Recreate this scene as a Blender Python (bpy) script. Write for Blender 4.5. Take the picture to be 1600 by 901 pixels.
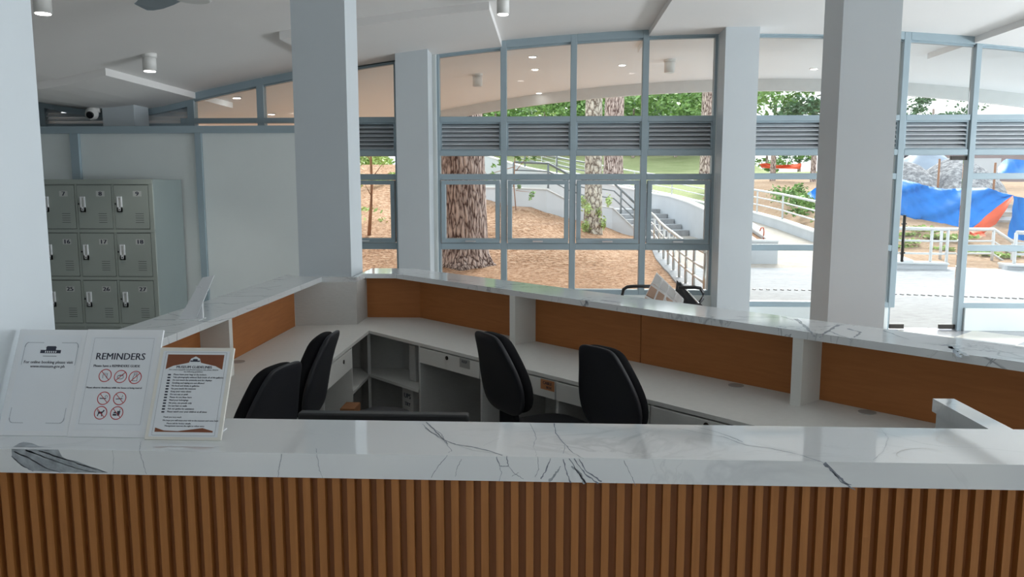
import bpy, bmesh, math, random
from mathutils import Vector, Matrix, noise
random.seed(7)
for o in list(bpy.data.objects): bpy.data.objects.remove(o)
SC = bpy.context.scene
COL = SC.collection
# ------------------------------------------------------------------ camera, world, exposure
F, TH, YAW, EYE = 1220.0, math.radians(7.24), math.radians(2.7), 1.65
cam = bpy.data.cameras.new('camera'); co = bpy.data.objects.new('camera', cam); COL.objects.link(co)
co.location = (0, 0, EYE); co.rotation_euler = (math.radians(90) - TH, 0, YAW)
cam.sensor_width = 36; cam.lens = F / 1600 * 36; cam.clip_start = .05; cam.clip_end = 500
SC.camera = co
SC.view_settings.view_transform = 'Standard'; SC.view_settings.look = 'None'
SC.view_settings.gamma = 1; SC.view_settings.use_curve_mapping = False
SC.view_settings.exposure = 0.84
W = bpy.data.worlds.new('overcast sky'); SC.world = W; W.use_nodes = True
nt = W.node_tree; nt.nodes.clear()
wo = nt.nodes.new('ShaderNodeOutputWorld'); bg = nt.nodes.new('ShaderNodeBackground')
tc = nt.nodes.new('ShaderNodeTexCoord'); sep = nt.nodes.new('ShaderNodeSeparateXYZ'); rp = nt.nodes.new('ShaderNodeValToRGB')
nt.links.new(tc.outputs['Generated'], sep.inputs[0]); nt.links.new(sep.outputs['Z'], rp.inputs[0])
rp.color_ramp.elements[0].color = (.93, .97, 1, 1); rp.color_ramp.elements[1].color = (.78, .89, 1, 1)
nt.links.new(rp.outputs[0], bg.inputs[0]); nt.links.new(bg.outputs[0], wo.inputs[0])
bg.inputs[1].default_value = 1.2
sun = bpy.data.lights.new('sun', 'SUN'); sun.energy = 4.1; sun.angle = math.radians(22); sun.color = (1, .97, .92)
so = bpy.data.objects.new('sun', sun); COL.objects.link(so); so.rotation_euler = (math.radians(-55), 0, math.radians(-14))
def area(name, loc, rot, sx, sy, e, color=(.88, .95, 1)):
    l = bpy.data.lights.new(name, 'AREA'); l.shape = 'RECTANGLE'; l.size = sx; l.size_y = sy; l.energy = e; l.color = color
    o = bpy.data.objects.new(name, l); COL.objects.link(o); o.location = loc; o.rotation_euler = [math.radians(a) for a in rot]
    return o
# added out-of-view fill on the right, lifts the ceiling like pavement bounce
area('bounce_fill_right', (10.4, 5.7, .7), (0, 145, 0), 1.6, 6.6, 430)

# ------------------------------------------------------------------ photo geometry (survey of real places)
_c, _s, _cy, _sy = math.cos(TH), math.sin(TH), math.cos(YAW), math.sin(YAW)
def ray(px, py):
    x = (px - 800) / F; y = (py - 450.5) / F
    fx, fy, fz = x, _c - y * _s, -_s - y * _c
    return Vector((fx * _cy - fy * _sy, fx * _sy + fy * _cy, fz))
def atz(px, py, z):
    r = ray(px, py); return Vector((0, 0, EYE)) + r * ((z - EYE) / r.z)
def aty(px, py, Y):
    r = ray(px, py); return Vector((0, 0, EYE)) + r * (Y / r.y)
def interp(x, pts):
    if x <= pts[0][0]: return pts[0][1]
    for (a, b), (c, d) in zip(pts, pts[1:]):
        if x <= c: return b + (d - b) * (x - a) / (c - a)
    return pts[-1][1]

# ------------------------------------------------------------------ materials
def mat(name, col, rough=.5, metal=0, spec=.5, var=0, vscale=8, bump=0, bscale=60, emit=None, estr=0, coat=0, stretch=None, detail=4):
    m = bpy.data.materials.new(name); m.use_nodes = True; n = m.node_tree; b = n.nodes['Principled BSDF']
    b.inputs['Base Color'].default_value = (*col, 1); b.inputs['Roughness'].default_value = rough
    b.inputs['Metallic'].default_value = metal; b.inputs['Specular IOR Level'].default_value = spec
    b.inputs['Coat Weight'].default_value = coat
    if emit: b.inputs['Emission Color'].default_value = (*emit, 1); b.inputs['Emission Strength'].default_value = estr
    t = n.nodes.new('ShaderNodeTexCoord'); mp = n.nodes.new('ShaderNodeMapping'); n.links.new(t.outputs['Object'], mp.inputs[0])
    if stretch: mp.inputs['Scale'].default_value = stretch
    if var is not None:
        nz = n.nodes.new('ShaderNodeTexNoise'); nz.inputs['Scale'].default_value = vscale; nz.inputs['Detail'].default_value = detail
        n.links.new(mp.outputs[0], nz.inputs[0])
        r = n.nodes.new('ShaderNodeValToRGB'); v = max(var, .015)
        r.color_ramp.elements[0].position = .3; r.color_ramp.elements[1].position = .7
        r.color_ramp.elements[0].color = (*[c * (1 - v) for c in col], 1); r.color_ramp.elements[1].color = (*[min(1, c * (1 + v)) for c in col], 1)
        n.links.new(nz.outputs[0], r.inputs[0]); n.links.new(r.outputs[0], b.inputs['Base Color'])
    if bump:
        nb = n.nodes.new('ShaderNodeTexNoise'); nb.inputs['Scale'].default_value = bscale; nb.inputs['Detail'].default_value = 3
        n.links.new(mp.outputs[0], nb.inputs[0]); bp = n.nodes.new('ShaderNodeBump'); bp.inputs['Strength'].default_value = bump
        n.links.new(nb.outputs[0], bp.inputs['Height']); n.links.new(bp.outputs[0], b.inputs['Normal'])
    return m
def ramp(n, src, stops):
    r = n.nodes.new('ShaderNodeValToRGB'); e = r.color_ramp.elements
    e[0].position, e[0].color = stops[0][0], (*stops[0][1], 1); e[1].position, e[1].color = stops[-1][0], (*stops[-1][1], 1)
    for p, c in stops[1:-1]: x = e.new(p); x.color = (*c, 1)
    n.links.new(src, r.inputs[0]); return r.outputs[0]
def math_node(n, op, a, b=None):
    m = n.nodes.new('ShaderNodeMath'); m.operation = op
    for i, v in enumerate((a, b)):
        if v is None: continue
        if isinstance(v, (int, float)): m.inputs[i].default_value = v
        else: n.links.new(v, m.inputs[i])
    return m.outputs[0]
def marble_mat(name, amount):
    m = mat(name, (.78, .80, .80), .07, var=None, spec=1.0 if amount < .5 else .6, coat=1.0 if amount < .5 else 0); n = m.node_tree; b = n.nodes['Principled BSDF']
    mp = [x for x in n.nodes if x.type == 'MAPPING'][0]; mp.inputs['Rotation'].default_value = (0, 0, .6); mp.inputs['Scale'].default_value = (1, 2.2, 1)
    outs = []
    for sc, w, seed in ((1.7, .012, 0), (3.1, .006, 5)):
        mp2 = n.nodes.new('ShaderNodeMapping'); mp2.inputs['Location'].default_value = (seed, seed * 2.3, 1); n.links.new(mp.outputs[0], mp2.inputs[0])
        z = n.nodes.new('ShaderNodeTexNoise'); z.inputs['Scale'].default_value = sc; z.inputs['Detail'].default_value = 7; z.inputs['Distortion'].default_value = .8
        n.links.new(mp2.outputs[0], z.inputs[0])
        d = math_node(n, 'ABSOLUTE', math_node(n, 'SUBTRACT', z.outputs[0], .5))
        outs.append(ramp(n, d, ((0, (1, 1, 1)), (w, (0, 0, 0)))))
    k = n.nodes.new('ShaderNodeTexNoise'); k.inputs['Scale'].default_value = 1.3; n.links.new(mp.outputs[0], k.inputs[0])
    mask = ramp(n, k.outputs[0], ((.5, (0, 0, 0)), (.66, (1, 1, 1))))
    v = math_node(n, 'MULTIPLY', math_node(n, 'MAXIMUM', outs[0], outs[1]), mask)
    v = math_node(n, 'MULTIPLY', v, amount)
    mx = n.nodes.new('ShaderNodeMixRGB'); mx.inputs[1].default_value = (.84, .875, .89, 1); mx.inputs[2].default_value = (.20, .23, .27, 1)
    n.links.new(v, mx.inputs[0]); n.links.new(mx.outputs[0], b.inputs['Base Color'])
    return m
def glass_mat():
    m = bpy.data.materials.new('window glass'); m.use_nodes = True; n = m.node_tree; n.nodes.clear()
    o = n.nodes.new('ShaderNodeOutputMaterial'); t = n.nodes.new('ShaderNodeBsdfTransparent'); g = n.nodes.new('ShaderNodeBsdfGlossy')
    f = n.nodes.new('ShaderNodeFresnel'); mx = n.nodes.new('ShaderNodeMixShader'); f.inputs[0].default_value = 1.3
    t.inputs[0].default_value = (.97, .985, .98, 1); g.inputs['Roughness'].default_value = .01
    n.links.new(f.outputs[0], mx.inputs[0]); n.links.new(t.outputs[0], mx.inputs[1]); n.links.new(g.outputs[0], mx.inputs[2]); n.links.new(mx.outputs[0], o.inputs[0])
    return m
def wood_mat(name, c1, c2, rough=.5, sc=(40, 40, 1.5)):
    m = mat(name, c1, rough, var=None); n = m.node_tree; b = n.nodes['Principled BSDF']
    mp = [x for x in n.nodes if x.type == 'MAPPING'][0]; mp.inputs['Scale'].default_value = sc
    z = n.nodes.new('ShaderNodeTexNoise'); z.inputs['Scale'].default_value = 2; z.inputs['Detail'].default_value = 6; n.links.new(mp.outputs[0], z.inputs[0])
    n.links.new(ramp(n, z.outputs[0], ((.3, c1), (.7, c2))), b.inputs['Base Color'])
    return m
def bark_mat(name, hi, lo, sc=(3.4, 3.4, .8), k=4):
    m = mat(name, hi, .95, var=None); n = m.node_tree; b = n.nodes['Principled BSDF']
    mp = [x for x in n.nodes if x.type == 'MAPPING'][0]; mp.inputs['Scale'].default_value = sc
    wz = n.nodes.new('ShaderNodeTexNoise'); wz.inputs['Scale'].default_value = 3; n.links.new(mp.outputs[0], wz.inputs[0])
    ad = n.nodes.new('ShaderNodeMixRGB'); ad.blend_type = 'ADD'; ad.inputs[0].default_value = .35; n.links.new(mp.outputs[0], ad.inputs[1]); n.links.new(wz.outputs['Color'], ad.inputs[2])
    v = n.nodes.new('ShaderNodeTexVoronoi'); v.feature = 'DISTANCE_TO_EDGE'; v.inputs['Scale'].default_value = k; n.links.new(ad.outputs[0], v.inputs[0])
    z = n.nodes.new('ShaderNodeTexNoise'); z.inputs['Scale'].default_value = 9; z.inputs['Detail'].default_value = 8; n.links.new(mp.outputs[0], z.inputs[0])
    s = math_node(n, 'ADD', math_node(n, 'MULTIPLY', v.outputs['Distance'], 1.6), math_node(n, 'MULTIPLY', math_node(n, 'SUBTRACT', z.outputs[0], .5), .9))
    mid = tuple((a + c) / 2 for a, c in zip(hi, lo))
    n.links.new(ramp(n, s, ((.0, lo), (.16, mid), (.5, hi))), b.inputs['Base Color'])
    bp = n.nodes.new('ShaderNodeBump'); bp.inputs['Strength'].default_value = 1; bp.inputs['Distance'].default_value = .05
    n.links.new(s, bp.inputs['Height']); n.links.new(bp.outputs[0], b.inputs['Normal'])
    return m
def ground_mat(name, cols, scale=14, stretch=None, bump=.6):
    m = mat(name, cols[1], .95, var=None, spec=.1); n = m.node_tree; b = n.nodes['Principled BSDF']
    mp = [x for x in n.nodes if x.type == 'MAPPING'][0]
    if stretch: mp.inputs['Scale'].default_value = stretch
    z = n.nodes.new('ShaderNodeTexNoise'); z.inputs['Scale'].default_value = scale; z.inputs['Detail'].default_value = 10; z.inputs['Roughness'].default_value = .75
    z2 = n.nodes.new('ShaderNodeTexNoise'); z2.inputs['Scale'].default_value = scale / 22; z2.inputs['Detail'].default_value = 3
    n.links.new(mp.outputs[0], z.inputs[0]); n.links.new(mp.outputs[0], z2.inputs[0])
    s = math_node(n, 'ADD', z.outputs[0], math_node(n, 'MULTIPLY', math_node(n, 'SUBTRACT', z2.outputs[0], .5), .22))
    n.links.new(ramp(n, s, ((.33, cols[0]), (.5, cols[1]), (.68, cols[2]))), b.inputs['Base Color'])
    bp = n.nodes.new('ShaderNodeBump'); bp.inputs['Strength'].default_value = bump; bp.inputs['Distance'].default_value = .04
    n.links.new(z.outputs[0], bp.inputs['Height']); n.links.new(bp.outputs[0], b.inputs['Normal'])
    return m
M = dict(
    wall=mat('white wall paint', (.76, .82, .82), .6, var=.02, vscale=2),
    column=mat('pillar paint', (.60, .655, .69), .55, var=.02, vscale=2),
    ceiling=mat('ceiling paint', (.82, .81, .80), .75, var=.015, vscale=1),
    soffit=mat('canopy paint', (.92, .96, .99), .75, var=.015, vscale=1),
    frame=mat('grey aluminium', (.33, .42, .47), .38, var=.02, vscale=3),
    louver=mat('grey louver blades', (.62, .66, .69), .4, var=.02, vscale=3),
    glass=glass_mat(),
    marble=marble_mat('white marble slab', .22), marble_far=marble_mat('white marble ledge', 1.0),
    vein=mat('marble vein', (.24, .27, .32), .12, var=.25, vscale=60),
    vein_soft=mat('pale marble vein', (.36, .40, .43), .12, var=.25, vscale=50),
    stain=mat('marble ring stain', (.60, .60, .55), .12, var=.05, vscale=50),
    slat=wood_mat('slat laminate', (.36, .138, .032), (.45, .182, .048), .5),
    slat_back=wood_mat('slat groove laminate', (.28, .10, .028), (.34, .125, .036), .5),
    brown=wood_mat('brown board', (.46, .165, .045), (.52, .195, .055), .6, (3, 3, 30)),
    desk=mat('white laminate', (.86, .86, .82), .45, var=.02, vscale=40, stretch=(1, 1, 12)),
    carcass=mat('white woodgrain board', (.66, .66, .64), .5, var=.05, vscale=30, stretch=(1, 1, 10)),
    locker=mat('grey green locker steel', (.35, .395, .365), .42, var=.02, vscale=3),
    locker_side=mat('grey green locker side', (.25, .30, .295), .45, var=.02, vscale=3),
    lock_line=mat('dark gap', (.04, .045, .045), .6),
    chrome=mat('satin steel', (.68, .69, .70), .3, metal=.9),
    polished=mat('polished steel', (.8, .8, .8), .08, metal=1),
    rail=mat('stainless rail', (.55, .53, .50), .3, metal=.85),
    rail_dark=mat('grey painted rail', (.16, .18, .19), .45),
    rail_white=mat('pale galvanised rail', (.62, .63, .63), .5, var=.02),
    black=mat('black fabric', (.010, .010, .012), .9, spec=.2, bump=.15, bscale=400),
    leather=mat('black leatherette', (.014, .015, .020), .45, bump=.1, bscale=200),
    plastic=mat('black plastic', (.016, .017, .019), .4),
    dark=mat('dark metal', (.05, .045, .04), .35, metal=.4),
    paper=mat('white paper', (.78, .82, .86), .5, var=.01, vscale=4),
    acrylic=mat('white acrylic', (.84, .87, .90), .22, var=.01),
    cream=mat('cream card frame', (.80, .79, .73), .4),
    ink=mat('dark ink', (.03, .035, .06), .6), red=mat('red ink', (.50, .02, .03), .5), brownink=mat('brown print', (.22, .07, .03), .5),
    tan=mat('tan print', (.50, .33, .20), .5), greyline=mat('grey print', (.34, .38, .42), .5),
    label=mat('number label', (.55, .58, .56), .5), orange_tag=mat('orange tag', (.62, .27, .12), .5), grey_tag=mat('grey tag', (.42, .42, .40), .5),
    lamp_on=mat('lamp glow', (1, 1, 1), .5, emit=(1, .97, .93), estr=7), fan=mat('fan blade blue grey', (.32, .39, .45), .35),
    concrete=ground_mat('pale concrete', ((.28, .28, .28), (.37, .375, .385), (.42, .42, .43)), 5, (1, 3, 1), .1),
    rampc=ground_mat('beige concrete', ((.32, .28, .24), (.43, .39, .34), (.50, .46, .42)), 6, (1, 3, 1), .15),
    outwall=mat('white outdoor paint', (.54, .57, .60), .7, var=.05, vscale=1.5), coping=mat('pale coping', (.72, .74, .74), .7, var=.03),
    straw=ground_mat('pine straw', ((.20, .105, .058), (.42, .25, .15), (.66, .48, .34)), 26, None, 1),
    grass=ground_mat('dry grass', ((.13, .17, .06), (.27, .31, .14), (.44, .42, .26)), 16, (1, 3, 1), .5),
    dirt=ground_mat('orange dirt', ((.20, .13, .08), (.36, .24, .155), (.46, .38, .29)), 9, (1, 3, 1), .5),
    gravel=ground_mat('grey gravel', ((.08, .08, .09), (.26, .26, .27), (.60, .60, .60)), 7, None, 1),
    bark=bark_mat('pine bark', (.74, .60, .54), (.09, .045, .035)), bark2=bark_mat('pale mottled bark', (.72, .66, .56), (.16, .12, .09), (4, 4, 2.2), 2.2),
    twig=mat('brown twig', (.30, .15, .08), .9, var=.2), leaf=mat('green leaves', (.20, .34, .10), .7, var=.45, vscale=4),
    leaf_dark=mat('dark green leaves', (.08, .16, .07), .7, var=.4, vscale=3), leaf_light=mat('light green leaves', (.40, .52, .18), .7, var=.3, vscale=3),
    tarp=mat('blue tarpaulin', (.005, .17, .56), .6, spec=.25, var=.2, vscale=1.2), tarp_orange=mat('orange tarpaulin', (.70, .10, .03), .7, var=.1, vscale=2),
    tarp_grey=mat('grey tarpaulin', (.28, .34, .42), .5, var=.15, vscale=.8), brick=mat('dusty purple wall', (.30, .24, .24), .8, var=.1, vscale=1),
    purple=mat('dark purple panel', (.10, .09, .13), .7), cardboard=mat('brown cardboard', (.36, .16, .07), .8, var=.05),
    blue=mat('dark blue label', (.03, .04, .18), .4), camera_white=mat('camera shell', (.80, .80, .78), .4), lens=mat('camera lens', (.01, .01, .012), .1),
    screen=mat('louver shade backing', (.22, .24, .26), .7),  # dark backing that paints the shade between louver blades
    brown_reflection=mat('steel with brown reflection', (.50, .35, .27), .3, metal=.6, var=.2, vscale=5),  # steel with its brown reflection put into the colour
    hose=mat('rust red pipe', (.50, .12, .06), .5),
)
def straw_mat():
    m = ground_mat('pine straw', ((.10, .045, .02), (.36, .195, .11), (.68, .46, .31)), 13, None, 1); n = m.node_tree; b = n.nodes['Principled BSDF']
    old = b.inputs['Base Color'].links[0].from_socket; t = [x for x in n.nodes if x.type == 'TEX_COORD'][0]
    out = None
    for k, (rot, seed) in enumerate(((.5, 0), (-.7, 9))):          # crossing needles
        mp = n.nodes.new('ShaderNodeMapping'); mp.inputs['Rotation'].default_value = (0, 0, rot); mp.inputs['Scale'].default_value = (3, 14, 8); mp.inputs['Location'].default_value = (seed, seed, 0)
        z = n.nodes.new('ShaderNodeTexNoise'); z.inputs['Scale'].default_value = 2.2; z.inputs['Detail'].default_value = 4; z.inputs['Distortion'].default_value = .5
        n.links.new(t.outputs['Object'], mp.inputs[0]); n.links.new(mp.outputs[0], z.inputs[0]); r_ = ramp(n, z.outputs[0], ((.56, (0, 0, 0)), (.66, (1, 1, 1))))
        out = r_ if out is None else math_node(n, 'MAXIMUM', out, r_)
    mx = n.nodes.new('ShaderNodeMixRGB'); mx.inputs[2].default_value = (.74, .54, .38, 1); n.links.new(math_node(n, 'MULTIPLY', out, .75), mx.inputs[0]); n.links.new(old, mx.inputs[1]); n.links.new(mx.outputs[0], b.inputs['Base Color'])
    return m
M['straw'] = straw_mat()
def tile_mat():
    m = mat('grey and beige floor tile', (.5, .5, .5), .22, var=None); n = m.node_tree; b = n.nodes['Principled BSDF']
    mp = [x for x in n.nodes if x.type == 'MAPPING'][0]; mp.inputs['Rotation'].default_value = (0, 0, math.radians(45)); mp.inputs['Location'].default_value = (.1, .3, 0)
    c = n.nodes.new('ShaderNodeTexChecker'); c.inputs['Scale'].default_value = 1.65; c.inputs[1].default_value = (.72, .69, .62, 1); c.inputs[2].default_value = (.33, .34, .36, 1)
    n.links.new(mp.outputs[0], c.inputs[0]); n.links.new(c.outputs[0], b.inputs['Base Color']); return m
M['tile'] = tile_mat()

# ------------------------------------------------------------------ mesh helpers
WL = {}
class MB:
    def __init__(s): s.v = []; s.f = []; s.m = []; s.mats = []; s.cur = 0; s.sm = []
    def use(s, m):
        if m not in s.mats: s.mats.append(m)
        s.cur = s.mats.index(m); return s
    def add(s, vs, fs, smooth=False):
        b = len(s.v); s.v += [Vector(v) for v in vs]
        for f in fs: s.f.append([b + i for i in f]); s.m.append(s.cur); s.sm.append(smooth)
        return s
    def box(s, x0, x1, y0, y1, z0, z1):
        return s.add([(x0, y0, z0), (x1, y0, z0), (x1, y1, z0), (x0, y1, z0), (x0, y0, z1), (x1, y0, z1), (x1, y1, z1), (x0, y1, z1)],
                     [(0, 3, 2, 1), (4, 5, 6, 7), (0, 1, 5, 4), (1, 2, 6, 5), (2, 3, 7, 6), (3, 0, 4, 7)])
    def obox(s, c, u, v, w):       # centre and three half vectors
        c, u, v, w = map(Vector, (c, u, v, w)); P = [c + a * u + b * v + d * w for d in (-1, 1) for (a, b) in ((-1, -1), (1, -1), (1, 1), (-1, 1))]
        return s.add(P, [(0, 3, 2, 1), (4, 5, 6, 7), (0, 1, 5, 4), (1, 2, 6, 5), (2, 3, 7, 6), (3, 0, 4, 7)])
    def prism(s, poly, z0, z1):    # poly ccw; z may be callables
        n = len(poly); f0 = z0 if callable(z0) else (lambda x, y: z0); f1 = z1 if callable(z1) else (lambda x, y: z1)
        s.add([(x, y, f0(x, y)) for x, y in poly] + [(x, y, f1(x, y)) for x, y in poly],
              [tuple(range(n))[::-1], tuple(range(n, 2 * n))] + [(i, (i + 1) % n, n + (i + 1) % n, n + i) for i in range(n)]); return s
    def tube(s, pts, r, n=8, closed=False, smooth=True):
        pts = [Vector(p) for p in pts]; k = len(pts); rs = r if isinstance(r, (list, tuple)) else [r] * k; rings = []
        up = Vector((0, 0, 1))
        for i, p in enumerate(pts):
            a = pts[(i - 1) % k] if (closed or i > 0) else p; b = pts[(i + 1) % k] if (closed or i < k - 1) else p
            t = (b - a).normalized(); x = t.cross(up)
            if x.length < .05: x = t.cross(Vector((0, 1, 0)))
            x.normalize(); y = t.cross(x).normalized()
            rings.append([p + (x * math.cos(q) + y * math.sin(q)) * rs[i] for q in [2 * math.pi * j / n for j in range(n)]])
        fs = []
        for i in range(k if closed else k - 1):
            for j in range(n): a = i * n + j; b = i * n + (j + 1) % n; c = ((i + 1) % k) * n + (j + 1) % n; d = ((i + 1) % k) * n + j; fs.append((a, d, c, b))
        s.add([q for rr in rings for q in rr], fs, smooth)
        if not closed: s.add(rings[0], [tuple(range(n))]); s.add(rings[-1], [tuple(range(n))[::-1]])
        return s
    def cyl(s, c, r, h, n=24, r2=None):
        return s.tube([c, Vector(c) + Vector((0, 0, h))], [r, r if r2 is None else r2], n)
    def loft(s, rings, smooth=True, caps=True):
        n = len(rings[0]); fs = []
        for i in range(len(rings) - 1):
            for j in range(n): fs.append((i * n + j, i * n + (j + 1) % n, (i + 1) * n + (j + 1) % n, (i + 1) * n + j))
        s.add([q for r in rings for q in r], fs, smooth)
        if caps: s.add(rings[0], [tuple(range(n))[::-1]], smooth); s.add(rings[-1], [tuple(range(n))], smooth)
        return s
    def strip(s, pts, ws, nrm, side):   # thin inlay ribbon in a plane
        L = []; 
        for i, p in enumerate(pts):
            a = pts[max(0, i - 1)]; b = pts[min(len(pts) - 1, i + 1)]; t = (b - a).normalized(); x = t.cross(nrm).normalized()
            L += [p + x * ws[i] / 2, p - x * ws[i] / 2]
        s.add(L, [(2 * i, 2 * i + 1, 2 * i + 3, 2 * i + 2) for i in range(len(pts) - 1)]); return s
    def build(s, name, m=None, parent=None, bevel=0, sub=0, base=True, seg=2):
        if m is not None and not s.mats: s.mats = [m]
        lo = Vector([min(v[i] for v in s.v) for i in range(3)]); hi = Vector([max(v[i] for v in s.v) for i in range(3)])
        c = (lo + hi) / 2
        if base: c.z = lo.z
        me = bpy.data.meshes.new(name); me.from_pydata([v - c for v in s.v], [], s.f)
        for q in s.mats: me.materials.append(q)
        me.polygons.foreach_set('material_index', s.m); me.polygons.foreach_set('use_smooth', s.sm)
        if sub or bevel or any(s.sm):
            bm = bmesh.new(); bm.from_mesh(me); bmesh.ops.remove_doubles(bm, verts=bm.verts, dist=1e-5); bm.to_mesh(me); bm.free()
        o = bpy.data.objects.new(name, me); COL.objects.link(o)
        if parent: o.parent = parent; o.location = c - WL[parent]
        else: o.location = c
        WL[o] = c
        if bevel:
            b = o.modifiers.new('bevel', 'BEVEL'); b.width = bevel; b.segments = seg; b.limit_method = 'ANGLE'
        if sub:
            b = o.modifiers.new('sub', 'SUBSURF'); b.levels = sub; b.render_levels = sub
        return o
def tag(o, label, cat, group=None, kind=None):
    if label: o['label'] = label
    if cat: o['category'] = cat
    if group: o['group'] = group
    if kind: o['kind'] = kind
    return o
def struct(o, label=None, cat=None):
    o['kind'] = 'structure'
    if label: o['label'] = label
    if cat: o['category'] = cat
    return o
def empty(name, loc, label=None, cat=None, group=None, kind=None):
    o = bpy.data.objects.new(name, None); COL.objects.link(o); o.location = loc; WL[o] = Vector(loc); o.empty_display_size = .1
    return tag(o, label, cat, group, kind)
def copy_tree(o, parent=None):
    c = o.copy(); COL.objects.link(c); c.parent = parent
    for ch in list(o.children): copy_tree(ch, c)
    return c
def text_geo(mb, txt, org, u, v, size, weight=0, align='CENTER'):
    """flat letters in the plane of unit vectors u (reading direction) and v (up) at org"""
    cu = bpy.data.curves.new('t', 'FONT'); cu.body = txt; cu.size = size; cu.align_x = align; cu.resolution_u = 2
    ob = bpy.data.objects.new('t', cu); COL.objects.link(ob)
    dg = bpy.context.evaluated_depsgraph_get(); me = ob.evaluated_get(dg).to_mesh(); nn = u.cross(v)
    for k in ((-1, 0, 1) if weight else (0,)):
        vs = [Vector(org) + u * (p.co.x + k * weight) + v * p.co.y + nn * k * .00003 for p in me.vertices]; fs = [tuple(p.vertices) for p in me.polygons]
        mb.add(vs, fs)
    ob.evaluated_get(dg).to_mesh_clear(); bpy.data.objects.remove(ob); bpy.data.curves.remove(cu)
V = Vector
X0, Y0, Z0 = V((1, 0, 0)), V((0, 1, 0)), V((0, 0, 1))

# ------------------------------------------------------------------ the shell of the building
YW = 9.35
def C(x):                       # vaulted ceiling profile, valleys on the pillar lines x = -5.2 and 9.4
    d = x - 2.1
    while d < -7.3: d += 14.6
    while d > 7.3: d -= 14.6
    z = 3.475 - .0173 * d * d
    return z if z > 2.72 else 2.72 - .10 * (1 - math.exp(-(2.72 - z) / .10))
EDGE = [(-14, 18.5), (-6, 16.8), (-1.5, 15.2), (1.8, 13.9), (5, 12.7), (7, 12.2), (12, 11.5)]
def vault(x0, x1, ya, yb, t=.16, drop=0, n=60):
    mb = MB(); P = [x0 + (x1 - x0) * i / n for i in range(n + 1)]; A = ya if callable(ya) else (lambda x: ya); B = yb if callable(yb) else (lambda x: yb)
    rows = []
    for x in P: z = C(x) - drop; rows.append([V((x, A(x), z)), V((x, B(x), z)), V((x, B(x), z + t)), V((x, A(x), z + t))])
    mb.loft(rows, smooth=False); return mb
struct(vault(-9, 11, -6, YW + .06).build('ceiling', M['ceiling']))
ceiling = bpy.data.objects['ceiling']
can = struct(vault(-9, 11, YW + .06, lambda x: interp(x, EDGE)).build('ceiling', M['soffit']), 'curved underside of the entrance canopy beyond the window wall', 'canopy')
mb = MB(); rows = []
for i in range(61):
    x = -9 + i / 3; y = interp(x, EDGE); z = C(x)
    rows.append([V((x, y, z - .19)), V((x, y + .1, z - .19)), V((x, y + .1, z + .17)), V((x, y, z + .17))])
mb.loft(rows, smooth=False); mb.build('canopy_fascia', M['coping'], can)
COLX = [-5.19, -1.5475, 2.099, 5.74]
mbp = {}
for i, cx in enumerate(COLX):
    for ya, yb, par, mm in ((7.4, YW, ceiling, 'ceiling'), (YW + .1, 10.4, can, 'soffit')):
        p = vault(cx - .97, cx + .99, ya, yb, .09, .07, 10); p.build('ceiling_pad', M[mm], par)
struct(MB().box(-9, 11, -6, YW + .12, -.2, 0).build('floor', M['tile'], base=False))
# solid left wall and low rear wall piers of the hall
struct(MB().box(-9.1, -9, -6, YW, 0, 3.4).build('wall_left', M['wall']))
rear = MB().box(-9, 11, -6.1, -6, 0, 1.0); rear.box(-9, -4.5, -6.1, -6, 1.0, 3.5); rear.box(-4.5, 11, -6.1, -6, 2.1, 3.5); rear.box(2.5, 11, -6.1, -6, 1.0, 2.1)
struct(rear.build('wall_rear', M['wall']))  # out of view; opening shaped to limit light on the counter front
# pillars
def pillar(x0, x1, y0, y1, z0, top=True):
    mb = MB(); poly = [(x0, y0), (x1, y0), (x1, y1), (x0, y1)]; mb.prism(poly, z0, lambda x, y: C(x) + .02); return struct(mb.build('pillar', M['column']))
pillar(-1.73, -1.365, 1.74, 2.07, 0)
pillar(-1.73, -1.365, 5.32, 5.65, 0)
pillar(1.905, 2.282, 5.36, 5.72, 0)
pillar(-1.728, -1.362, 8.9, 9.23, 0)
pillar(1.917, 2.283, 8.9, 9.23, 0)
pillar(-5.12, -4.75, 8.9, 9.23, 0)

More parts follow.
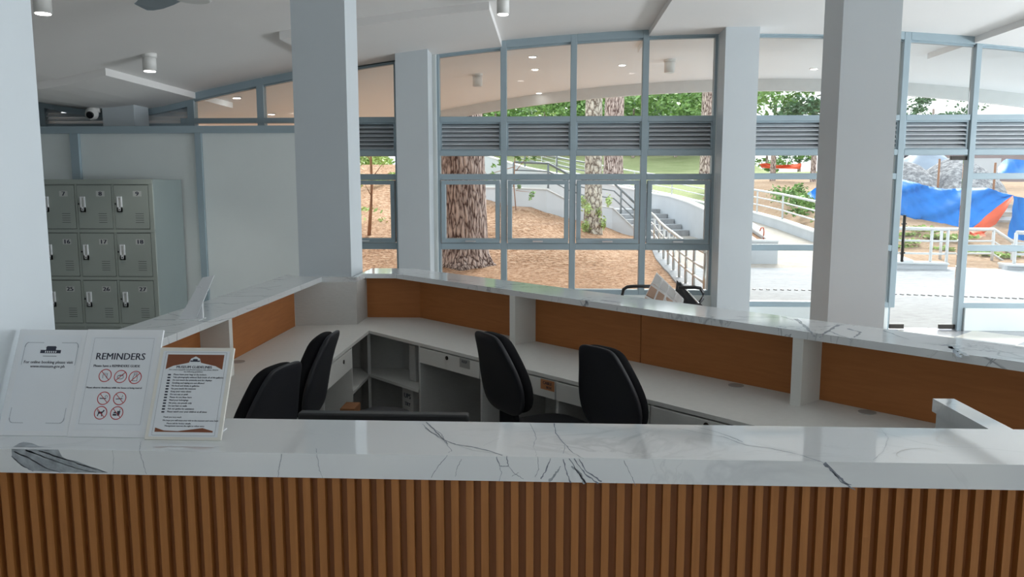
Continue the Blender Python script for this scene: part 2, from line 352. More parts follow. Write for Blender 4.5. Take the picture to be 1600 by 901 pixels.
# ------------------------------------------------------------------ window wall
FD = .055      # half depth of the frames
def rect_frame(mb, x0, x1, z0, z1, w, y0, y1):
    mb.box(x0, x1, y0, y1, z0, z0 + w); mb.box(x0, x1, y0, y1, z1 - w, z1); mb.box(x0, x0 + w, y0, y1, z0 + w, z1 - w); mb.box(x1 - w, x1, y0, y1, z0 + w, z1 - w)
def pane(x0, x1, z0, z1, par, zf=None):
    mb = MB(); n = 8
    if zf:
        P = [x0 + (x1 - x0) * i / n for i in range(n + 1)]
        mb.loft([[V((x, YW, z0)), V((x, YW + .006, z0)), V((x, YW + .006, zf(x))), V((x, YW, zf(x)))] for x in P], smooth=False)
    else: mb.box(x0, x1, YW, YW + .006, z0, z1)
    return mb.build('glass_pane', M['glass'], par)
def louver(x0, x1, z0, z1, par, zf=None, n=6):
    mb = MB().use(M['frame'])
    if not zf: rect_frame(mb, x0, x1, z0, z1, .018, YW - .03, YW + .03)
    mb.use(M['screen']).box(x0 + .01, x1 - .01, YW + .032, YW + .036, z0, z1) if not zf else None  # added dark sheet, deepens the shade in the blade gaps
    mb.use(M['louver']); h = (z1 - z0 - .03) / n
    for i in range(n):
        za = z0 + .015 + i * h; zb_ = za + h * (1.12 if zf else .80); xa, xb = x0 + .018, x1 - .018
        if zf:                               # triangular panel: clip to the sloping head
            xs = [x0 + (x1 - x0) * k / 60 for k in range(61) if zf(x0 + (x1 - x0) * k / 60) > za + h * .5]
            if len(xs) < 3: continue
            xa, xb = xs[0], xs[-1]
        P = [(YW - .030, za + .006), (YW - .030, za), (YW - .024, za), (YW + .026, zb_ - .006), (YW + .026, zb_), (YW + .020, zb_)]
        mb.loft([[V((xx, a, b)) for a, b in P] for xx in (xa, xb)], smooth=False)
    return mb.build('louver', None, par)
def head(mb, x0, x1, w=.085, n=8, y0=YW - FD, y1=YW + FD):
    P = [x0 + (x1 - x0) * i / n for i in range(n + 1)]
    mb.loft([[V((x, y0, C(x) - w)), V((x, y1, C(x) - w)), V((x, y1, C(x) + .03)), V((x, y0, C(x) + .03))] for x in P], smooth=False)
MULL = .072
def bay(num, xa, xb, sash, bottom, left=True, right=True, door=False):
    """xa, xb: mullion centres"""
    w = struct(empty('window_%d' % num, ((xa + xb) / 2, YW, 0)))
    fr = MB(); h = MULL / 2
    if left and num not in (3, 4, 5, 7, 9): fr.box(xa - h, xa + h, YW - FD, YW + FD, bottom if not door else 0, C(xa))
    if right: fr.box(xb - h, xb + h, YW - FD, YW + FD, bottom, C(xb))
    x0, x1 = xa + h, xb - h
    head(fr, x0, x1)
    fr.box(x0, x1, YW - FD, YW + FD, 2.43, 2.495); fr.box(x0, x1, YW - FD, YW + FD, 2.04, 2.105)
    rails = [] 
    if not door:
        fr.box(x0, x1, YW - FD, YW + FD, 1.765 if not sash else 1.76, 1.835 if not sash else 1.83)
        fr.box(x0, x1, YW - FD, YW + FD, .935, 1.005 if not sash else 1.01)
        fr.box(x0, x1, YW - FD, YW + FD, bottom, bottom + .06)
    fr.build('window_frame', M['frame'], w, bevel=.004, seg=1)
    hd = MB(); head(hd, x0, x1, .105, 8, YW - .02, YW + .03)
    hd.build('glazing_bead', M['frame'], w)
    pane(x0, x1, 2.495, 0, w, lambda x: C(x) - .1)
    louver(x0, x1, 2.105, 2.43, w)
    if not door:
        pane(x0, x1, 1.835, 2.04, w); pane(x0, x1, bottom + .06, .935, w)
        if sash:
            s = MB(); rect_frame(s, x0 + .012, x1 - .012, 1.015, 1.755, .05, YW - .07, YW + .01)
            so_ = s.build('sash_frame', M['frame'], w, bevel=.004, seg=1)
            mb = MB(); mb.box((x0 + x1) / 2 - .06, (x0 + x1) / 2 + .06, YW - .11, YW - .07, 1.03, 1.045); mb.build('sash_handle', M['chrome'], so_)
            pane(x0 + .062, x1 - .062, 1.06, 1.705, w)
        else: pane(x0, x1, 1.005, 1.765, w)
    return w
XM = [-3.44, -2.6, -1.80]
bays = [(1, -2.62, -1.79, True, .40), (2, -1.325, -.537, True, .40), (3, -.537, .277, True, .40), (4, .277, 1.105, True, .40), (5, 1.105, 1.925, True, .40),
        (6, 2.30, 3.17, False, .27), (7, 3.17, 4.035, False, .27)]
for n_, a, b, s_, bt in bays: bay(n_, a, b, s_, bt)
bay(8, 4.035, 4.82, False, 0, left=False, right=False, door=True)
bay(9, 4.82, 5.75, False, .27); bay(10, 5.75, 6.6, False, .27, left=False); bay(11, 6.6, 7.45, False, .27, left=False); bay(12, 7.45, 8.3, False, .27, left=False); bay(13, 8.3, 9.2, False, .27, left=False)
bay(14, 9.2, 10.9, False, .27, left=False)
# glass strip between the two frames behind the pillars
# low wall under the windows
k = MB(); k.box(-2.65, 2.3, YW - .08, YW + .08, 0, .40); k.box(2.26, 3.99, YW - .08, YW + .08, 0, .27); k.box(4.87, 11, YW - .08, YW + .08, 0, .27)
k.box(-1.80, -1.32, YW - .06, YW + .06, 0, 3.22); k.box(1.92, 2.30, YW - .06, YW + .06, 0, 3.4)
struct(k.build('wall_front', M['wall'], bevel=.004, seg=1))
# glass door
d = struct(empty('door_1', (4.42, YW, 0)), 'frameless glass door with dark patch fittings', 'door')
mb = MB(); mb.box(4.035, 4.77, YW - .006, YW + .006, .02, 2.035); gl = mb.build('glass_pane', M['glass'], d)
mb = MB(); mb.box(4.035, 4.041, YW - .007, YW + .007, .02, 2.035); mb.build('glass_edge', M['dark'], d)
for x0, x1, z0, z1 in ((4.04, 4.21, .012, .065), (4.62, 4.80, .012, .065), (4.62, 4.82, 1.985, 2.03)):
    MB().box(x0, x1, YW - .02, YW + .02, z0, z1).build('patch_fitting', M['dark'], d, bevel=.003)
for dy in (-.06, .06):
    hx = 4.145 + dy * .4; mb = MB(); mb.tube([(hx, YW + dy, .81), (hx, YW + dy, 1.35)], .015, 12)
    for z in (.91, 1.25): mb.tube([(hx, YW, z), (hx, YW + dy, z)], .009, 8)
    mb.build('pull_handle', M['dark'], d)
fr = MB(); fr.box(4.80, 4.862, YW - FD, YW + FD, 0, C(4.82)); fr.box(3.99, 4.028, YW - .03, YW + .03, 0, 2.05)
fr.build('door_frame', M['frame'], d, bevel=.003, seg=1)

# ------------------------------------------------------------------ left partition with white panels and triangular louvers
pw = MB().use(M['frame']); YP = 8.66
pw.box(-9, -2.40, YP - .05, YP + .05, 2.266, 2.345)
for x, w_ in ((-5.30, .095), (-3.89, .072), (-6.4, .09), (-2.44, .075)): pw.box(x - w_ / 2, x + w_ / 2, YP - .05, YP + .05, 0, 2.27)
pw.use(M['wall'])
for a, b in ((-9, -6.44), (-6.36, -5.35), (-5.25, -3.93)): pw.box(a, b, YP - .01, YP + .03, 0, 2.27)
pw.box(-3.85, -2.47, YP - .025, YP + .03, 0, 2.27); pw.box(-2.44, -2.40, YP + .05, YW - .06, 0, 2.345)
struct(pw.build('wall_partition', None))
pw = MB().use(M['frame'])
pw.box(-9, -2.62, YW - .04, YW + .06, 0, 2.40); pw.box(-4.40, -2.6, YW - .05, YW + .05, 2.43, 2.49)
for x in (-4.27, -3.425, -2.64, -6.10): pw.box(x - .04, x + .04, YW - .055, YW + .055, 2.35, C(x))
for a, b in ((-4.23, -3.465), (-3.385, -2.68), (-2.6, -1.8)): head(pw, a, b)
for a, b in ((-6.06, -5.32), (-4.98, -4.31)): head(pw, a, b, .14, 6)
pw.box(-9, -6.1, YW - .05, YW + .05, 2.38, 3.4); pw.box(-6.1, -4.3, YW - .04, YW + .06, 2.38, 2.43)
pw.use(M['wall']).box(-5.34, -4.96, YW - .03, YW + .05, 2.40, 2.64)
struct(pw.build('wall_back', None))
for i, (a, b) in enumerate(((-4.23, -3.465), (-3.385, -2.68))):
    w = struct(empty('window_%d' % (15 + i), ((a + b) / 2, YW, 2.49))); pane(a, b, 2.49, 0, w, lambda x: C(x) - .1)
    fr = MB(); head(fr, a, b, .1, 8, YW - .02, YW + .03); fr.build('glazing_bead', M['frame'], w)
for i, (a, b) in enumerate(((-6.06, -5.32), (-4.98, -4.31))):
    w = struct(empty('window_%d' % (17 + i), ((a + b) / 2, YW, 2.4)))
    louver(a, b, 2.40, 2.72, w, lambda x: C(x) - .13, 6)

# ------------------------------------------------------------------ lockers
LX, LY, LZ, PW, PH = -4.093, 7.95, .17, .392, .498
lk = empty('locker_cabinet', (LX - .625, LY + .4, 0), 'grey-green steel locker cabinet with numbered doors in front of the white partition', 'locker')
mb = MB().use(M['locker']); mb.box(LX - 3.1 * PW, LX - .002, LY + .012, LY + .645, 0, 1.752)
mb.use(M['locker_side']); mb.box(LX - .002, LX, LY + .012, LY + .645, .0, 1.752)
mb.use(M['locker'])
for i in range(4): x = LX - .035 - i * PW; mb.box(x - .012, x + .034 if i == 0 else x + .012, LY - .002, LY + .012, .18, 1.751)
for j in range(4): z = 1.70 - j * PH; mb.box(LX - 3.1 * PW, LX - .001, LY - .0035, LY + .012, z - .0, z + (.052 if j == 0 else .034))
mb.build('cabinet_body', None, lk, bevel=.002, seg=1)
num = [['7', '8', '9'], ['16', '17', '18'], ['25', '26', '27']]
for j in range(3):
    for i in range(3):
        x1 = LX - .035 - .014 - (2 - i) * PW; x0 = x1 - PW + .028; z1 = 1.70 - j * PH - .006; z0 = z1 - PH + .044
        dm = MB().use(M['locker']); dm.box(x0 + .003, x1 - .003, LY - .006, LY + .010, z0 + .003, z1 - .003)
        dm.use(M['lock_line']); dm.box(x0, x1, LY + .006, LY + .0105, z0, z1)
        for q in range(5): dm.box(x1 - .145, x1 - .058, LY - .0072, LY - .005, z0 + .065 + q * .023, z0 + .069 + q * .023)
        door = dm.build('door', None, lk)
        if i > 0 or True:
            h = MB().use(M['acrylic']); rect_frame(h, x0 + .035, x0 + .085, z0 + .175, z0 + .335, .012, LY - .02, LY - .006)
            h.box(x0 + .035, x0 + .085, LY - .02, LY - .006, z0 + .175, z0 + .225)
            h.use(M['label']).box(x0 + .047, x0 + .073, LY - .012, LY - .006, z0 + .225, z0 + .325)
            h.use(M['lock_line']).tube([(x0 + .06, LY - .022, z0 + .2), (x0 + .06, LY - .0195, z0 + .2)], .007, 12)
            h.box(x0 + .004, x0 + .02, LY - .0075, LY - .005, z0 + .25, z0 + .268)
            h.build('handle', None, door)
        t = MB().use(M['label']).box(x1 - .16, x1 - .07, LY - .0072, LY - .006, z1 - .118, z1 - .062); t.use(M['ink'])
        text_geo(t, num[j][i], (x1 - .115, LY - .0082, z1 - .110), X0 * 1.25, Z0, .060, .0025)
        t.build('number_label', None, door)

# ------------------------------------------------------------------ reception front counter
FY, BY, TOP = 1.703, 1.965, 1.05
fc = empty('reception_counter', (.2, 1.85, 0), 'front reception counter with white marble top and vertical wooden slat front', 'counter')
ct = MB().use(M['marble']); ct.box(-1.362, 1.9, FY, BY, .992, TOP); ct.box(1.112, 1.172, BY, 2.255, 1.012, TOP)
def jag(pts, n=6, amp=.0012, nrm=Z0):
    out = []
    for a, b in zip(pts, pts[1:]):
        for i in range(n):
            p = a.lerp(b, i / n)
            if i: t = (b - a).normalized().cross(nrm); p = p + t * random.uniform(-amp, amp)
            out.append(p)
    out.append(pts[-1]); return out
def vein_top(px, w0, w1, m='vein'):
    pts = jag([atz(x, y, TOP + .0004) for x, y in px]); n = len(pts); ct.use(M[m])
    ct.strip(pts, [(w0 + (w1 - w0) * i / (n - 1)) * random.uniform(.6, 1.3) for i in range(n)], Z0, 0)
def vein_front(px, w0, w1, m='vein'):
    pts = jag([aty(x, y, FY - .0004) for x, y in px], 6, .0012, Y0); n = len(pts); ct.use(M[m])
    ct.strip(pts, [(w0 + (w1 - w0) * i / (n - 1)) * random.uniform(.6, 1.3) for i in range(n)], Y0, 0)
def patch_front(px, m='vein'):
    P = [aty(x, y, FY - .0004) for x, y in px]; ct.use(M[m]); ct.add(P, [tuple(range(len(P)))])
patch_front([(18, 701), (52, 702), (91, 702), (97, 713), (106, 718), (120, 720), (137, 727), (150, 731), (168, 738), (110, 738), (50, 735), (33, 727), (19, 714)], 'vein_soft')
ct.use(M['vein_soft']); ct.add([atz(x, y, TOP + .0004) for x, y in ((20, 698), (30, 692), (37, 690), (50, 692), (62, 697), (82, 698.6))], [(0, 1, 2, 3, 4, 5)])
for p in ([(18, 712), (33, 726), (52, 736)], [(22, 705), (45, 715), (70, 730), (95, 738)], [(40, 703), (75, 716), (120, 732), (150, 738)], [(60, 704), (95, 715), (135, 728), (168, 738)]): vein_front(p, .003, .0012)
vein_front([(176, 703), (178, 715), (177, 738)], .0008, .0008, 'vein_soft'); vein_front([(218, 703), (222, 718), (229, 740)], .0009, .0009); vein_top([(217, 703), (219, 697), (221, 689)], .0009, .0009)
vein_front([(440, 709), (436, 730), (434, 746)], .0013, .0008); vein_front([(495, 709), (499, 735), (505, 747)], .0009, .0006); vein_top([(495, 707), (494, 700)], .001, .0008)
vein_top([(666, 659), (680, 673), (694, 687), (712, 694), (740, 698), (765, 704), (785, 711)], .003, .0035)
vein_top([(660, 662), (672, 674), (690, 683), (700, 693)], .0015, .002); vein_top([(664, 668), (682, 680), (694, 688)], .002, .0015); vein_top([(670, 664), (690, 678), (694, 686)], .0015, .002)
vein_top([(694, 689), (706, 704), (700, 707)], .0014, .001); vein_top([(712, 694), (738, 703), (780, 709)], .001, .001, 'vein_soft'); vein_top([(755, 696), (780, 684)], .0006, .0006, 'vein_soft')
vein_front([(699, 711), (685, 727), (674, 746)], .0013, .001); vein_front([(721, 717), (714, 732), (711, 744)], .001, .0008)
vein_front([(776, 713), (781, 728), (794, 728), (792, 712)], .0022, .0016); vein_front([(780, 727), (784, 738), (780, 752)], .001, .0007); vein_front([(794, 727), (806, 741), (818, 748)], .001, .001); vein_front([(810, 738), (800, 744)], .001, .0008)
vein_top([(828, 661), (834, 673), (838, 684), (833, 697)], .0016, .001); vein_top([(866, 661), (868, 676), (882, 693), (895, 707), (912, 716)], .0028, .0015)
vein_top([(833, 697), (838, 708), (838, 713)], .0006, .0006, 'vein_soft'); vein_top([(883, 694), (880, 708)], .001, .001)
for p in ([(880, 717), (886, 740), (892, 754)], [(889, 716), (903, 738), (915, 754)], [(897, 716), (914, 740), (935, 755)], [(905, 717), (917, 737), (940, 752)], [(860, 716), (853, 735), (845, 748)]): vein_front(p, .0022, .003)
vein_front([(893, 728), (905, 738), (914, 755)], .004, .007, 'vein_soft'); vein_front([(876, 728), (868, 740), (858, 752)], .002, .006, 'vein_soft')
vein_front([(840, 713), (842, 733), (836, 745)], .001, .0008); vein_front([(975, 719), (985, 740), (993, 758)], .001, .001)
vein_top([(1058, 669), (1095, 676), (1130, 682), (1165, 695), (1205, 700), (1250, 710), (1286, 722)], .0012, .0022); vein_top([(1085, 666), (1118, 674), (1150, 685), (1160, 690)], .0015, .001)
vein_front([(1288, 723), (1310, 744), (1325, 758), (1336, 765)], .007, .002); vein_front([(1300, 736), (1316, 754), (1330, 757)], .003, .002)
vein_top([(1345, 668), (1380, 676), (1440, 692), (1478, 698)], .001, .001, 'vein_soft'); vein_top([(1378, 672), (1388, 684), (1380, 705), (1364, 718)], .0008, .0008, 'vein_soft'); vein_top([(1480, 697), (1540, 700), (1600, 706)], .0008, .0006, 'vein_soft')
def ring(cx, cy, rx, ry, a0, a1):
    vein_top([(cx + rx * math.cos(math.radians(a)), cy + ry * math.sin(math.radians(a))) for a in range(a0, a1, 12)], .0014, .001, 'stain')
ring(1437, 709, 36, 9, 120, 350); ring(1495, 685, 32, 9, 80, 220); ring(1522, 684, 32, 9, 80, 215)
ct.build('countertop', None, fc)
sl = MB().use(M['slat_back']); sl.box(-1.362, 1.9, 1.732, 1.75, .05, .992); sl.use(M['slat'])
x = -1.3595
while x < 1.88: sl.box(x, x + .0172, 1.712, 1.732, .05, .992); x += .0345
sl.build('slat_panel', None, fc)
cb = MB(); cb.box(-1.362, 1.9, 1.75, 1.80, .0, .992); cb.box(-1.362, 1.88, 1.80, BY - .02, .95, .992)
cb.box(-1.362, 1.05, 1.80, 2.3, .70, .72); cb.box(1.045, 1.065, 1.80, 2.27, 0, .70)
cb.build('counter_body', M['carcass'], fc)
MB().box(1.120, 1.165, 1.80, 2.245, 0, 1.012).build('end_panel', M['marble'], fc)

# ------------------------------------------------------------------ back ledge (continuous marble top) and its partition
R2 = math.sqrt(2)
def S(x, s): return (x, s - x)            # point on the line x + y = s
ledge = [(-1.563, 2.075), (-1.563, 5.285), (-1.318, 5.285), (-1.318, 5.515), (-1.095, 5.515)]
inner = ledge + [S(2.55, 4.41)]
outer = [S(2.98, 4.86), S(-1.02, 4.86), (-1.16, 5.90), (-1.35, 5.90), (-1.35, 5.32), (-1.74, 5.32), (-1.853, 5.40), (-1.853, 2.075)]
mb = MB().use(M['marble_far']); mb.prism((inner + outer)[::-1], 1.017, 1.05)
mb.use(M['vein'])
def ledge_vein(px, w0, w1, m='vein'):
    mb.use(M[m]); pts = jag([atz(x, y, 1.0504) for x, y in px], 6, .004); n = len(pts); mb.strip(pts, [(w0 + (w1 - w0) * i / (n - 1)) * random.uniform(.6, 1.4) for i in range(n)], Z0, 0)
for px, a, b in (([(340, 463), (400, 462), (440, 462)], .007, .003), ([(320, 475), (345, 473), (360, 475), (400, 470)], .006, .003), ([(240, 499), (300, 500), (330, 503), (365, 496)], .006, .004), ([(262, 489), (300, 498)], .004, .003), ([(230, 512), (262, 509), (290, 505)], .005, .003),
                 ([(375, 452), (420, 449), (440, 446)], .004, .003), ([(385, 483), (410, 478), (420, 474)], .004, .003), ([(700, 436), (740, 440)], .006, .004), ([(1243, 498), (1262, 512), (1272, 526)], .016, .010), ([(1310, 507), (1290, 519), (1280, 527)], .014, .008), ([(1325, 513), (1345, 519), (1335, 527)], .016, .006), ([(1295, 517), (1330, 530)], .006, .006),
                 ([(1485, 541), (1495, 552), (1500, 558)], .012, .02), ([(1220, 494), (1240, 500)], .004, .004), ([(1380, 516), (1420, 530)], .006, .003)): ledge_vein(px, a, b)
ledge_vein([(1478, 538), (1498, 548), (1512, 556)], .02, .02, 'vein_soft')
tag(mb.build('marble_ledge', None, bevel=0), 'long white marble ledge with grey veins running around the rear of the reception desk', 'ledge')
bp = empty('reception_partition', (0, 4.7, 0), 'brown boarded low partition with white uprights carrying the rear marble ledge', 'screen')
def wallseg(a, b, t, z0, z1, name, m, par=None, out=1):
    a, b = V((*a, 0)), V((*b, 0)); n = (b - a).normalized().cross(Z0) * t * out; mb = MB()
    P = [a, b, b + n, a + n]
    if out < 0: P = P[::-1]
    mb.prism([(p.x, p.y) for p in P][::-1], z0, z1); return mb.build(name, m, par)
wallseg((-1.735, 2.075), (-1.735, 5.21), .06, .70, 1.017, 'brown_panel', M['brown'], bp, -1)
wallseg((-1.335, 5.60), (-.93, 5.60), .05, .70, 1.017, 'brown_panel', M['brown'], bp, -1)
for a, b in ((-.935, -.16), (-.155, .50), (.50, 1.13), (1.135, 1.85), (1.85, 2.6)): wallseg(S(a, 4.664), S(b - .004, 4.664), .06, .70, 1.017, 'brown_panel', M['brown'], bp, -1)
for a in (-.168, 1.12):                 # uprights across the ledge depth
    d1 = V((1, 1, 0)).normalized(); p = V((*S(a, 4.405), 0)); q = V((*S(a, 4.664), 0)); mid = (p + q) / 2
    MB().obox((mid.x + .016, mid.y + .0, .8685), V((1, -1, 0)).normalized() * .024, d1 * .092, (0, 0, .1485)).build('upright', M['desk'], bp)
MB().box(-1.735, -1.585, 3.755, 3.795, .72, 1.017).build('upright', M['desk'], bp)
mb = MB(); mb.prism([(-1.735, 5.215), (-1.335, 5.215 + .08), (-1.335, 5.60), (-1.735, 5.60)], 0, 1.017)
mb = MB(); mb.prism([(-1.735, 5.215), (-1.325, 5.29), (-1.325, 5.60), (-1.362, 5.60), (-1.362, 5.316), (-1.735, 5.316)], .0, 1.017); mb.build('pillar_casing', M['carcass'], bp)
wallseg((-1.795, 2.075), (-1.795, 5.33), .04, 0, 1.017, 'outer_board', M['slat'], bp, -1)
wallseg(S(-.98, 4.75), S(2.9, 4.75), .04, 0, 1.017, 'outer_board', M['slat'], bp, -1)

# desk worktop
wt = [(-1.190, 2.31), (-1.190, 5.06), S(2.2, 3.868), S(2.58, 4.664), S(-.935, 4.664), (-.935, 5.60), (-1.325, 5.60), (-1.325, 5.29), (-1.733, 5.215), (-1.733, 2.31)]
mb = MB(); mb.prism(wt, .70, .72)
desk = tag(mb.build('desk_worktop', M['desk'], bevel=.002, seg=1), 'continuous white laminate desk worktop running along the brown partition', 'desk')
for x, y in ((-1.683, 4.085), (.898, 3.69), (1.341, 3.257)):
    mb = MB(); mb.cyl((x, y, .7195), .036, .003, 24); mb.build('cable_grommet', M['grey_tag'], desk)
# cabinets: drawer units under the right arm
U = V((1, -1, 0)).normalized(); NV = V((1, 1, 0)).normalized()
def pt(x, s, z, off=0): return V((x, s - x, z)) + NV * off
def dbox(mb, xa, xb, z0, z1, o0, o1):
    a, b = pt(xa, 3.868, 0), pt(xb, 3.868, 0); c = (a + b) / 2 + NV * (o0 + o1) / 2; c.z = (z0 + z1) / 2
    mb.obox(c, (b - a) / 2, NV * (o1 - o0) / 2, (0, 0, (z1 - z0) / 2)); return mb
bounds = [-.797, -.38, .038, .456, .873, 1.29, 1.7]
dlabel = ['white desk drawer unit beside the open corner shelf, grey tag on its drawer', 'white desk drawer unit with an orange tag, behind the chairs', 'white desk drawer unit behind the second chair from the right pillar, no tag',
          'white desk drawer unit with dark keyhole at the near end of the right desk arm']
for i in range(2):
    pass
for i, (a, b) in enumerate(zip(bounds, bounds[1:])):
    if i >= 5: continue
    du = empty('drawer_unit', pt((a + b) / 2, 3.868, 0, .25), ['white drawer unit under the right desk arm, touching the open corner shelf', 'white drawer unit with an orange tag, between the two right chairs',
               'white drawer unit directly behind the chair nearest the right pillar', 'white drawer unit with dark keyhole, just past the chair nearest the right pillar', 'white drawer unit at the right end of the long desk arm'][i], 'drawer unit', 'drawer units under the desk')
    side = MB(); dbox(side, a, a + .012, 0, .70, .004, .52); 
    if i in (0, 2, 4) or True: pass
    dbox(side, a, b, 0, .70, .50, .52); side.build('cabinet_side', M['carcass'], du)
    fr = MB(); dbox(fr, a + (.012 if i == 0 else .003), b - .003, .60, .692, -.002, .016); dr = fr.build('drawer', M['desk'], du, bevel=.001, seg=1)
    mid = pt((a + b) / 2, 3.868, .672, -.003)
    kh = MB(); kh.tube([mid, mid - NV * .004], .012, 16); kh.build('keyhole', M['dark'], dr)
    if i in (0, 1):
        xs = (-.505, -.44) if i == 0 else (-.035, .034)
        tg = MB().use(M['grey_tag'] if i == 0 else M['orange_tag']); dbox(tg, *xs, .640, .692, -.0035, -.002)
        tg.use(M['ink']); c = pt((xs[0] + xs[1]) / 2, 3.868, .668, -.0045)
        text_geo(tg, 'KEEP' if i == 0 else 'CABLE', c, U, Z0, .022, .001); 
        if i == 1: text_geo(tg, 'BOX', c - Z0 * .02 + U * .012, U, Z0, .018, .001)
        tg.build('tag', None, dr)
# open corner shelf
cs = empty('corner_shelf', (-1.2, 5.0, 0), 'open white corner shelf unit in the bend of the desk', 'shelf')
inn = [(-1.190, 4.605), (-1.190, 5.06), S(-.80, 3.868), S(-.612, 4.245), S(-1.00, 4.245), (-1.31, 5.255), (-1.68, 5.20), (-1.68, 4.605)]
mb = MB(); mb.prism(inn, .405, .423); mb.build('shelf', M['desk'], cs)
mb = MB(); mb.prism(inn, .12, .138); mb.build('shelf', M['desk'], cs)
mb = MB(); mb.box(-1.66, -1.19, 4.595, 4.607, 0, .70); mb.build('side_panel', M['desk'], cs)
mb = MB(); mb.obox((-1.24, 5.155, .35), V((-.045, .085, 0)), V((.009, .005, 0)), (0, 0, .35)); mb.build('divider', M['carcass'], cs)
for a_, b_ in (((-1.68, 5.19), (-1.31, 5.255)), ((-1.31, 5.255), S(-1.00, 4.25)), (S(-1.00, 4.25), S(-.612, 4.25))): wallseg(a_, b_, .012, 0, .70, 'back_panel', M['carcass'], cs, -1)
# drawer unit of the left arm
for i, (ya, yb) in enumerate(((4.00, 4.595), (3.40, 3.995), (2.8, 3.395))):
    du = empty('drawer_unit', (-1.4, (ya + yb) / 2, 0), ['white drawer unit in the left desk arm beside the open corner shelf', 'white drawer unit in the left desk arm behind the chairs', 'white drawer unit at the near end of the left desk arm'][i], 'drawer unit', 'drawer units under the desk')
    mb = MB(); mb.box(-1.70, -1.192, ya, ya + .012, 0, .70); mb.box(-1.70, -1.68, ya, yb, 0, .7); mb.build('cabinet_side', M['carcass'], du)
    mb = MB(); mb.box(-1.206, -1.188, ya + .004, yb - .004, .575, .692); dr = mb.build('drawer', M['desk'], du, bevel=.001, seg=1)
    mb = MB(); mb.tube([(-1.188, (ya + yb) / 2 + .1, .655), (-1.183, (ya + yb) / 2 + .1, .655)], .012, 16); mb.build('keyhole', M['dark'], dr)

# things on / in the desk
p = V((-.852, 4.902, .423))
mb = MB(); mb.obox((p.x, p.y, .543), U * .034, NV * .03, (0, 0, .119)); tag(mb.build('file_box', M['carcass'], bevel=.006), 'narrow white box standing on the upper corner shelf', 'box')
p = V((-.862, 4.85, .138)); mb = MB().use(M['carcass']); mb.obox((p.x, p.y, .270), U * .06, NV * .045, (0, 0, .131)); mb.use(M['ink'])
text_geo(mb, 'UPS', p + Z0 * .19 - NV * .0465, U, Z0, .045, .002); text_geo(mb, 'TRY', p + Z0 * .14 - NV * .0465, U, Z0, .035, .002)
tag(mb.build('printed_box', None, bevel=0), 'white box with dark printed letters on the lower corner shelf', 'box')
mb = MB(); mb.box(-1.185, -1.10, 4.28, 4.42, 0, .41); tag(mb.build('cardboard_box', M['cardboard'], bevel=.003), 'brown cardboard box behind the taller left chair', 'box')
# can and label roll under left ledge
mb = MB().use(M['blue']); mb.tube([(-1.62, 3.12, .765), (-1.60, 3.38, .765)], .045, 20); mb.use(M['paper']); mb.tube([(-1.612, 3.22, .765), (-1.604, 3.33, .765)], .0465, 20)
mb.use(M['ink'])
text_geo(mb, 'MZ', (-1.56, 3.27, .765), V((0, 1, 0)), Z0, .05, .002)
tag(mb.build('labelled_can', None), 'dark blue can with a white label lying under the left marble ledge', 'can')
# white acrylic sign stand seen from behind
ss = empty('sign_stand', (-1.66, 3.53, 1.05), 'white tilted acrylic sign stand on the left marble ledge', 'sign stand')
mb = MB(); mb.loft([[V((-1.70, 3.46, z_)) for z_ in ()]] if False else [[V((-1.715, 3.50, 1.05)), V((-1.635, 3.50, 1.05)), V((-1.545, 3.52, 1.255)), V((-1.60, 3.52, 1.245))], [V((-1.715, 3.506, 1.05)), V((-1.635, 3.506, 1.05)), V((-1.545, 3.526, 1.255)), V((-1.60, 3.526, 1.245))]], smooth=False)
mb.build('face_panel', M['acrylic'], ss)
MB().box(-1.632, -1.606, 3.515, 3.530, 1.05, 1.205).build('prop', M['acrylic'], ss)
MB().box(-1.715, -1.606, 3.47, 3.55, 1.05, 1.053).build('stand_base', M['acrylic'], ss)

# ------------------------------------------------------------------ the three signs on the front counter
def sign(name, label, xl, xr, yb, yt, zt, fm, zb=1.05):
    e = empty(name, ((xl + xr) / 2, yb + .05, zb), label, 'sign')
    up = V((0, yt - yb, zt - zb)); L = up.length; up.normalize(); nrm = X0.cross(up).normalized()   # nrm faces away? fix towards camera
    if nrm.y > 0: nrm = -nrm
    o = V((xl, yb, zb)); wd = xr - xl
    fr = MB(); c = o + X0 * wd / 2 + up * (L / 2 + .001) - nrm * .003; fr.obox(c, X0 * wd / 2, up * L / 2, nrm * .003); fr.build('holder', fm, e, bevel=.0008, seg=1)
    b = MB(); b.obox(V(((xl + xr) / 2 - .01, yb + .05, zb + .0015)), X0 * wd / 2 * .85, Y0 * .045, Z0 * .0015); b.build('holder_foot', M['acrylic'], e)
    return e, (lambda u, v, h=0: o + X0 * (u * wd) + up * (v * L) + nrm * (.0006 + h)), up, wd, L
def quad(mb, P, u0, u1, v0, v1, h=0): mb.add([P(u0, v0, h), P(u1, v0, h), P(u1, v1, h), P(u0, v1, h)], [(0, 1, 2, 3)])
def line(mb, P, a, b, w, h=.0004):
    A, B = P(*a, h), P(*b, h); mb.strip([A, B], [w, w], (P(1, 0) - P(0, 0)).cross(P(0, 1) - P(0, 0)).normalized(), 0)
def emblem(mb, P_, u, v, s, up, h=.0005):   # low museum building with wide roof and wings
    P = lambda a, b, c=0: P_(a, v + (b - v) * .62, c)
    quad(mb, P, u - s, u + s, v - s * .24, v + s * .10, h); quad(mb, P, u - .48 * s, u + .48 * s, v + s * .1, v + s * .34, h)
    mb.add([P(u - .55 * s, v + s * .34, h), P(u + .55 * s, v + s * .34, h), P(u + .4 * s, v + .5 * s, h), P(u - .4 * s, v + .5 * s, h)], [(0, 1, 2, 3)])
